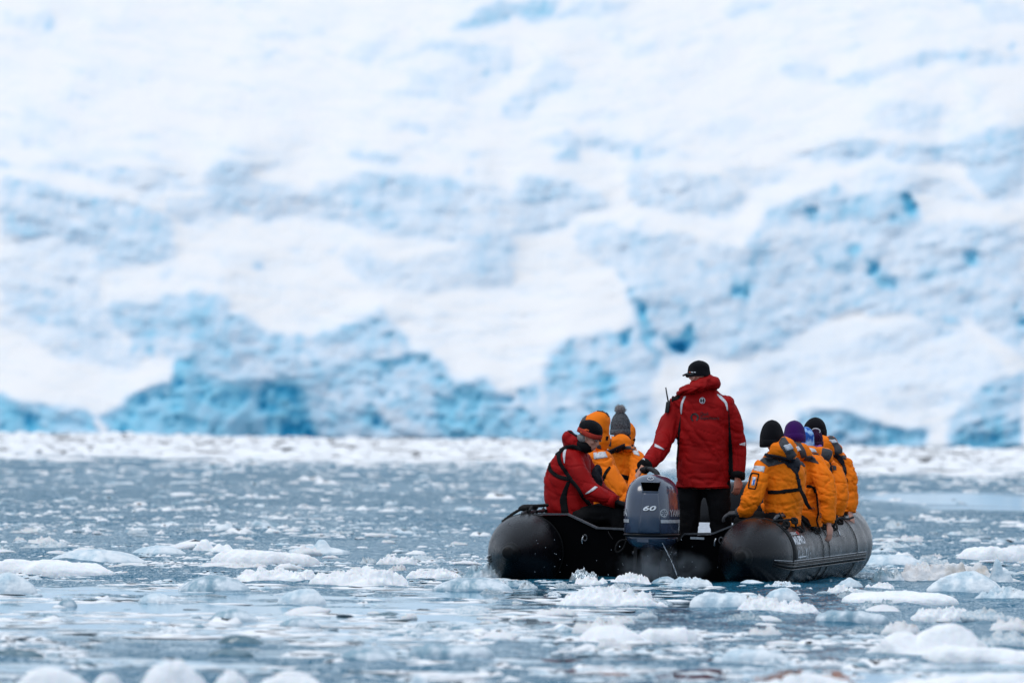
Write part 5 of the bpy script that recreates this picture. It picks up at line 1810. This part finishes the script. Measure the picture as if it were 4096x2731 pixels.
# chest bag on his harness
V, F = garment([ellipsoid(W(2388, 1895, .93), (.055, .05, .085)), ellipsoid(W(2392, 1920, .93), (.05, .05, .07))], seed=5, voxel=.010)
mk('chest_bag', V, F, 'navy_cloth', R_['root'])


def orange(label, torso, arms, head, legs, seed, hood, hands=(), vox=.014, quilt=.004, **kw):
    p = person(label, torso, arms, head, legs, 'orange_cloth', seed, hands=hands, body_voxel=vox, quilt=quilt, hood=hood, amp=.85, **kw)
    return p


def sit_legs(hx, hy, t, dirx=-1, kx=190):
    """thighs run inboard from the tube, shins down to the floor"""
    return [[(hx, hy, t - .1, .10), (hx + dirx * kx * .5, hy - 8, t, .09), (hx + dirx * kx, hy - 2, t + .05, .08), (hx + dirx * kx, hy + 90, t + .05, .065), (hx + dirx * kx, hy + 190, t + .05, .06)],
            [(hx, hy, t + .12, .10), (hx + dirx * kx * .5, hy - 8, t + .22, .09), (hx + dirx * kx, hy - 2, t + .25, .08), (hx + dirx * kx, hy + 90, t + .25, .065), (hx + dirx * kx, hy + 190, t + .25, .06)]]


# ------------------------------------------------------------------ left row behind him
t_ = 2.0
O2 = orange('person in an orange parka with the hood pulled up, behind the red seated one',
            [(1800, 2352, 2428, t_, .08), (1832, 2338, 2456, t_, .13), (1900, 2332, 2478, t_, .16), (1980, 2332, 2492, t_, .17), (2060, 2338, 2490, t_, .17), (2085, 2340, 2486, t_, .16)],
            [[(2408, 1842, 1.9, .085), (2442, 1908, 1.82, .088), (2478, 1962, 1.75, .080), (2512, 2012, 1.7, .062)]],
            (W(2388, 1718, t_), RGT * .8 + FWD * .6, .15, .8), sit_legs(2420, 2085, t_, 1, 130), 31,
            [(2386, 1712, t_ - .01, .118, .13, .142, .12), (2402, 1760, t_ - .01, .085, .11, .10, .2), (2400, 1690, t_, .095, .12, .105, .1), (2360, 1700, t_, .085, .11, .09, 0), (2405, 1790, t_, .06, .10, .05)], hood_amp=.8)
J, SK, H = O2['jacket'], O2['skin'], O2['hood']
patch('hood_panel', SK, [(2350, 1652), (2330, 1670), (2322, 1700)], [(2366, 1642), (2345, 1668), (2340, 1702)], 'grey_cloth', H, .005, 16, 6)
patch('hood_panel', SK, [(2366, 1641), (2390, 1639), (2420, 1645), (2440, 1660)], [(2366, 1648), (2390, 1645), (2418, 1651), (2436, 1668)], 'grey_cloth', H, .005, 20, 4)
patch('reflector', SK, [(2374, 1811), (2378, 1836)], [(2420, 1806), (2430, 1829)], 'reflective', J, .005, 6, 8)
patch('shoulder_yoke', SK, [(2386, 1778), (2390, 1792)], [(2402, 1780), (2406, 1796)], 'grey_cloth', J, .005, 6, 6)
strap('hood_toggle', SK, [(2428, 1745), (2426, 1760)], 7, 'black_cloth', H, .008)
strap('harness_strap', SK, [(2440, 1868), (2424, 1890), (2412, 1920)], 10, 'black_cloth', J)
cuff_ring(O2 and [(2408, 1842, 1.9, .085), (2442, 1908, 1.82, .088), (2478, 1962, 1.75, .080), (2512, 2012, 1.7, .062)], 'orange_cloth', J)

t_ = 2.95
o3arm = [[(2545, 1835, 2.85, .078), (2556, 1890, 2.75, .078), (2538, 1948, 2.6, .07), (2512, 1985, 2.5, .058)], [(2436, 1840, 3.0, .075), (2425, 1900, 3.05, .075), (2430, 1960, 3.0, .07)]]
O3 = orange('person in an orange parka and grey knitted hat with a fur pompom',
            [(1775, 2446, 2518, t_, .08), (1802, 2430, 2545, t_, .12), (1850, 2424, 2560, t_, .15), (1920, 2422, 2560, t_, .16), (1990, 2420, 2552, t_, .165), (2060, 2420, 2545, t_, .165), (2080, 2424, 2540, t_, .16)],
            o3arm, (W(2482, 1722, t_), RGT * .35 + FWD * .94, .0, .8), sit_legs(2490, 2075, t_, 1, 90), 41,
            [(2462, 1775, 2.80, .085, .07, .07, .15), (2490, 1765, 2.86, .08, .08, .06, .5), (2440, 1770, 2.82, .05, .06, .065, .2), (2505, 1790, 2.84, .06, .07, .03, .5)])
J, SK, H = O3['jacket'], O3['skin'], O3['hood']
patch('hood_panel', SK, [(2424, 1736), (2424, 1780)], [(2446, 1740), (2444, 1785)], 'grey_cloth', H, .005, 10, 6)
patch('reflector', SK, [(2428, 1742), (2430, 1757)], [(2446, 1742), (2446, 1757)], 'reflective', H, .008, 5, 5)
strap('life_vest_yoke', SK, [(2424, 1812), (2445, 1806), (2475, 1792), (2500, 1782)], 18, 'navy_cloth', J, .012)
patch('shoulder_yoke', SK, [(2492, 1786), (2515, 1784), (2545, 1790)], [(2492, 1796), (2515, 1796), (2545, 1799)], 'grey_cloth', J, .005, 12, 4)
patch('reflector', SK, [(2530, 1802), (2536, 1816)], [(2552, 1803), (2558, 1824)], 'reflective', J, .005, 6, 6)
strap('belt', SK, [(2466, 1902), (2490, 1906), (2514, 1912)], 18, 'black_cloth', J)
ht, hv = hat('knitted_hat', W(2481, 1722, t_), RGT * .35 + FWD * .94, .0, .078, .085, .158, 'grey_knit', O3['root'], low=-.03, cuff=(.04, 'grey_knit', .005), ribs=22, rib_amp=.0035, knit=True, seed=4)
pc = np.array(W(2481, 1638, t_))
mb = MB()
mb.add(*ellipsoid(pc, (.040, .040, .038)))
for i in range(700):
    v = rng.normal(size=3); v /= np.linalg.norm(v)
    L = rng.uniform(.044, .056)
    s_ = np.cross(v, [0, 0, 1.0]) * .0022
    q = np.cross(v, s_) 
    tip = pc + v * L + rng.normal(size=3) * .005
    b0 = pc + v * .036
    mb.add([b0 + s_, b0 - s_ * .5 + q * .9, b0 - s_ * .5 - q * .9, tip], [(0, 1, 3), (1, 2, 3), (2, 0, 3)])
mk('pompom', *mb.get(), 'pom_fur', ht)
V, F = ellipsoid(W(2488, 1752, t_), (.075, .08, .04)); mk('hair', V, F, 'black_knit', O3['root'])

t_ = 3.8
O4 = orange('person with an orange hood up, half hidden behind the pompom hat',
            [(1785, 2490, 2540, t_, .08), (1815, 2470, 2555, t_, .12), (1900, 2465, 2565, t_, .15), (2040, 2470, 2560, t_, .15)],
            [[(2548, 1835, 3.7, .07), (2556, 1900, 3.65, .07), (2545, 1960, 3.6, .06)]], (W(2505, 1735, t_), RGT * .7 + FWD * .7, .1, .8), sit_legs(2510, 2050, t_, 1, 60), 51,
            [(2502, 1735, t_, .088, .11, .10, .1), (2508, 1762, t_, .07, .10, .07, .2)])
strap('hood_toggle', O4['skin'], [(2534, 1755), (2540, 1764)], 6, 'black_cloth', O4['hood'], .008)
strap('hood_edge', O4['skin'], [(2522, 1780), (2536, 1784), (2544, 1790)], 8, 'black_cloth', O4['hood'], .006)

# ------------------------------------------------------------------ right row, nearest first
t_ = .62
a6 = [[(3050, 1872, .50, .080), (3032, 1930, .42, .086), (3006, 1992, .36, .084), (2986, 2036, .36, .068), (2962, 2050, .40, .050)],
      [(3190, 1880, .75, .075), (3180, 1950, .9, .075), (3120, 2010, 1.0, .07), (3050, 2040, 1.0, .055)]]
O6 = orange('orange parka passenger with a black beanie, nearest on the right tube',
            [(1800, 3075, 3150, t_, .08), (1826, 3054, 3186, t_, .12), (1860, 3042, 3212, t_, .15), (1910, 3044, 3224, t_, .165), (1980, 3054, 3220, t_, .17), (2040, 3052, 3208, t_, .18), (2104, 3060, 3204, t_, .17)],
            a6, (W(3088, 1740, .58), LFT * .55 + FWD * .83, .05), sit_legs(3100, 2092, .6, -1, 130), 61,
            [(3146, 1792, .46, .078, .07, .085, .35), (3112, 1800, .48, .082, .075, .075, .1), (3172, 1815, .47, .045, .05, .06, .5), (3085, 1822, .50, .065, .07, .04, -.5), (3140, 1770, .5, .055, .07, .05, .6)], quilt=.006)
J, SK, H = O6['jacket'], O6['skin'], O6['hood']
ht, hv = hat('beanie', W(3088, 1742, .58), LFT * .55 + FWD * .83, .05, .094, .105, .128, 'black_knit', O6['root'], low=-.085, cuff=(.05, 'black_knit', .005), seed=5, ribs=30, rib_amp=.0008)
patch('hood_panel', SK, [(3110, 1756), (3122, 1785), (3140, 1812), (3150, 1836)], [(3140, 1748), (3160, 1778), (3176, 1802), (3190, 1826)], 'grey_cloth', H, .005, 22, 8)
patch('reflector', SK, [(3136, 1782), (3148, 1802)], [(3160, 1774), (3173, 1792)], 'reflective', H, .009, 6, 6)
patch('shoulder_yoke', SK, [(3041, 1841), (3058, 1829), (3080, 1826)], [(3074, 1866), (3100, 1860), (3136, 1852)], 'grey_cloth', J, .005, 14, 12)
patch('shoulder_yoke', SK, [(3198, 1846), (3208, 1848), (3219, 1862)], [(3200, 1856), (3210, 1862), (3219, 1868)], 'grey_cloth', J, .005, 8, 4)
patch('life_vest_yoke', SK, [(3062, 1822), (3090, 1828), (3130, 1848), (3168, 1880), (3190, 1906)], [(3066, 1814), (3100, 1818), (3150, 1830), (3190, 1836), (3198, 1862)], 'navy_cloth', J, .014, 24, 8)
strap('harness_strap', SK, [(3186, 1890), (3192, 1920), (3200, 1958)], 11, 'navy_cloth', J, .010)
strap('belt', SK, [(3074, 1968), (3110, 1968), (3160, 1962), (3204, 1956)], 14, 'black_cloth', J, .010)
P = [W(3200, 1956, .42), W(3216, 1985, .40), W(3226, 2012, .40), W(3242, 2036, .41)]
rgs = []
for p in smooth_path([list(q) for q in P], 14):
    p = Vector(p); rgs.append([list(p - _bx * .017), list(p + _bx * .017), list(p + _bx * .017 + _by * .005), list(p - _bx * .017 + _by * .005)])
mk('strap_tail', *loft(rgs), 'black_cloth', J)
patch('reflector', SK, [(3018, 1862), (3014, 1880)], [(3060, 1865), (3055, 1888)], 'reflective', J, .005, 6, 8)
for ln in ([(3014, 1892), (3034, 1896), (3034, 1902), (3022, 1950), (3018, 1955), (2996, 1952)], [(3014, 1892), (3006, 1896), (3000, 1920), (2994, 1952)]):
    strap('pocket_edge', SK, ln, 4, 'black_cloth', J, .007)
patch('sleeve_patch', SK, [(3012, 1907), (3006, 1940)], [(3025, 1909), (3018, 1941)], 'reflective', J, .005, 6, 5)
patch('sleeve_patch', SK, [(3014, 1918), (3011, 1938)], [(3020, 1919), (3017, 1939)], 'blue_print', J, .008, 6, 4)
glove('glove', hand_parts(W(2962, 2051, .40), Vector((-.9, .2, -.05)), Vector((0, .2, -1)), curl=.5, s=1.15, right=False), 'grey_cloth', O6['root'])
cuff_ring(a6[0], 'grey_cloth', J, .03, 1.0)

t_ = 1.32
a7 = [[(3262, 1858, 1.25, .078), (3290, 1910, 1.18, .086), (3308, 1972, 1.12, .080), (3312, 2040, 1.08, .070), (3313, 2094, 1.06, .056)]]
h7 = hand_parts(W(3316, 2100, 1.05), Vector((.12, 0, -1)), Vector((-.4, .3, 0)), curl=.35, s=.9, right=True)
O7 = orange('orange parka passenger with a purple beanie resting a bare hand on the tube',
            [(1802, 3156, 3228, t_, .08), (1830, 3152, 3268, t_, .12), (1880, 3162, 3282, t_, .15), (1960, 3172, 3288, t_, .16), (2040, 3178, 3296, t_, .17), (2108, 3192, 3290, t_, .165)],
            a7, (W(3176, 1738, 1.3), LFT * .35 + FWD * .94, .05), sit_legs(3210, 2092, t_, -1, 150), 71,
            [(3205, 1806, 1.17, .075, .07, .075, .4), (3175, 1795, 1.2, .07, .07, .06, .2), (3225, 1815, 1.18, .05, .06, .055, .5)], hands=[h7], vox=.007, quilt=.005)
J, SK, H = O7['jacket'], O7['skin'], O7['hood']
hat('beanie', W(3177, 1738, 1.3), LFT * .35 + FWD * .94, .05, .088, .10, .117, 'purple_knit', O7['root'], low=-.055, cuff=(.06, 'purple_knit', .005), seed=6)
patch('hood_panel', SK, [(3158, 1768), (3180, 1772), (3196, 1800), (3206, 1832)], [(3162, 1766), (3196, 1768), (3218, 1796), (3228, 1826)], 'grey_cloth', H, .005, 18, 6)
patch('reflector', SK, [(3176, 1790), (3188, 1806)], [(3196, 1786), (3206, 1800)], 'reflective', H, .009, 6, 6)
patch('shoulder_yoke', SK, [(3214, 1838), (3228, 1824), (3250, 1822)], [(3222, 1842), (3248, 1848), (3276, 1855)], 'grey_cloth', J, .005, 12, 8)
strap('belt', SK, [(3226, 1944), (3244, 1946), (3258, 1952)], 10, 'black_cloth', J, .009)
patch('belt_pouch', SK, [(3250, 1952), (3256, 1970)], [(3266, 1955), (3268, 1974)], 'black_cloth', J, .012, 6, 6)
strap('cord', SK, [(3266, 1972), (3268, 2010), (3272, 2050), (3266, 2080), (3272, 2104)], 4, 'black_cloth', J, .008)
ring_print('print_mark', rect_fn(SK, 3246, 2028, 3258, 2046), 'grey_cloth', J, .005, .34, .48, 0, 300, 24)
ring_print('print_mark', rect_fn(SK, 3278, 2050, 3288, 2070), 'grey_cloth', J, .005, .34, .48, 0, 300, 24)

t_ = 2.0
O8 = orange('orange parka passenger with a blue patterned head scarf in the right row',
            [(1812, 3222, 3272, t_, .08), (1838, 3216, 3296, t_, .12), (1900, 3214, 3306, t_, .15), (2000, 3216, 3308, t_, .15), (2095, 3226, 3308, t_, .15)],
            [[(3290, 1868, 1.92, .065), (3300, 1930, 1.9, .065), (3305, 1990, 1.9, .06)]], (W(3226, 1752, t_), LFT * .5 + FWD * .86, .0, .66), sit_legs(3260, 2090, t_, -1, 150), 81,
            [(3250, 1812, 1.88, .06, .06, .06, .4), (3232, 1805, 1.9, .05, .06, .05, .2)])
SK, H = O8['skin'], O8['hood']
ht, hv = hat('head_scarf', W(3222, 1752, t_), LFT * .5 + FWD * .86, .0, .070, .085, .095, 'blue_print', O8['root'], low=-.062, seed=8, ribs=0)
patch('reflector', SK, [(3236, 1792), (3244, 1808)], [(3258, 1796), (3266, 1808)], 'reflective', H, .008, 6, 6)
patch('hood_panel', SK, [(3246, 1812), (3252, 1832)], [(3272, 1812), (3272, 1834)], 'grey_cloth', H, .006, 8, 6)

t_ = 2.7
a9 = [[(3338, 1880, 2.62, .070), (3357, 1940, 2.55, .074), (3361, 1995, 2.5, .070), (3346, 2062, 2.5, .058)]]
O9 = orange('orange parka passenger with a plum knitted hat and glasses pushed up',
            [(1818, 3262, 3318, t_, .08), (1846, 3256, 3344, t_, .12), (1900, 3258, 3356, t_, .15), (1980, 3268, 3362, t_, .16), (2090, 3274, 3356, t_, .16)],
            a9, (W(3258, 1760, t_), LFT * .4 + FWD * .9, .0, .66), sit_legs(3310, 2085, t_, -1, 160), 91,
            [(3304, 1818, 2.56, .058, .06, .062, .3), (3282, 1806, 2.58, .055, .06, .045, .3), (3318, 1832, 2.57, .035, .05, .04, .3)])
J, SK, H = O9['jacket'], O9['skin'], O9['hood']
ht, hv = hat('knitted_hat', W(3258, 1758, t_), LFT * .4 + FWD * .9, .0, .068, .078, .092, 'plum_knit', O9['root'], low=-.05, cuff=(.035, 'plum_knit', .006), seed=9, ribs=16, rib_amp=.003, knit=True)
c = Vector(W(3263, 1724, 2.66))
V, F = tube([c + _bx * (.034 * math.cos(a)) + Vector((0, 0, .022 * math.sin(a))) + _by * (.01 * math.cos(2 * a)) for a in np.linspace(-.6, 3.4, 22)], .005, k=7)
mk('sunglasses', V, F, 'reflective', O9['root'])
V, F = garment([ellipsoid(W(3262, 1784, 2.66), (.060, .06, .026)), ellipsoid(W(3276, 1788, 2.62), (.03, .05, .02))], voxel=.009, seed=3)
mk('neck_scarf', V, F, 'violet_cloth', O9['root'])
patch('hood_panel', SK, [(3290, 1792), (3286, 1820), (3280, 1850)], [(3328, 1800), (3326, 1822), (3312, 1850)], 'grey_cloth', H, .005, 12, 8)
patch('life_vest_yoke', SK, [(3292, 1858), (3310, 1890), (3318, 1910)], [(3322, 1848), (3330, 1880), (3324, 1908)], 'navy_cloth', J, .012, 12, 6)
patch('shoulder_yoke', SK, [(3328, 1862), (3334, 1880)], [(3344, 1864), (3346, 1880)], 'grey_cloth', J, .005, 6, 5)

t_ = 3.4
a10 = [[(3384, 1862, 3.32, .070), (3400, 1925, 3.28, .070), (3404, 1990, 3.25, .064), (3400, 2050, 3.22, .054)]]
h10 = hand_parts(W(3402, 2056, 3.2), Vector((.25, -.1, -1)), Vector((-.5, .3, 0)), curl=.5, s=.9, right=True)
O10 = orange('tall orange parka passenger with a black beanie, farthest in the right row',
            [(1790, 3296, 3358, t_, .08), (1820, 3290, 3384, t_, .12), (1870, 3296, 3396, t_, .15), (1950, 3304, 3398, t_, .16), (2075, 3312, 3392, t_, .16)],
            a10, (W(3262, 1728, 3.4), LFT * .45 + FWD * .89, .05), sit_legs(3350, 2075, t_, -1, 170), 101,
            [(3318, 1782, 3.27, .085, .075, .085, .45), (3345, 1800, 3.27, .06, .065, .06, .5), (3300, 1765, 3.3, .075, .075, .05, .5), (3355, 1810, 3.28, .035, .05, .045, .4)], hands=[h10], vox=.009,
            extra_body=[tube([W(3310, 1800, 3.4), W(3285, 1760, 3.4), W(3262, 1735, 3.4)], [.06, .06, .055], k=12)])
J, SK, H = O10['jacket'], O10['skin'], O10['hood']
hat('beanie', W(3261, 1728, 3.4), LFT * .45 + FWD * .89, .05, .092, .104, .125, 'black_knit', O10['root'], low=-.03, seed=10, cuff=(.05, 'black_knit', .004))
patch('hood_panel', SK, [(3306, 1738), (3320, 1762), (3336, 1790), (3340, 1815)], [(3338, 1742), (3346, 1766), (3366, 1792), (3368, 1814)], 'grey_cloth', H, .005, 18, 8)
patch('reflector', SK, [(3316, 1760), (3328, 1772)], [(3338, 1758), (3348, 1770)], 'reflective', H, .009, 6, 6)
patch('shoulder_yoke', SK, [(3366, 1822), (3372, 1836)], [(3382, 1822), (3386, 1838)], 'grey_cloth', J, .005, 6, 6)
patch('life_vest_yoke', SK, [(3330, 1820), (3350, 1840), (3368, 1858)], [(3350, 1812), (3368, 1828), (3378, 1850)], 'navy_cloth', J, .012, 12, 6)
strap('harness_strap', SK, [(3372, 1850), (3380, 1880), (3378, 1905), (3374, 1918)], 11, 'navy_cloth', J, .010)
strap('belt', SK, [(3366, 1918), (3378, 1920), (3390, 1918)], 13, 'black_cloth', J, .010)
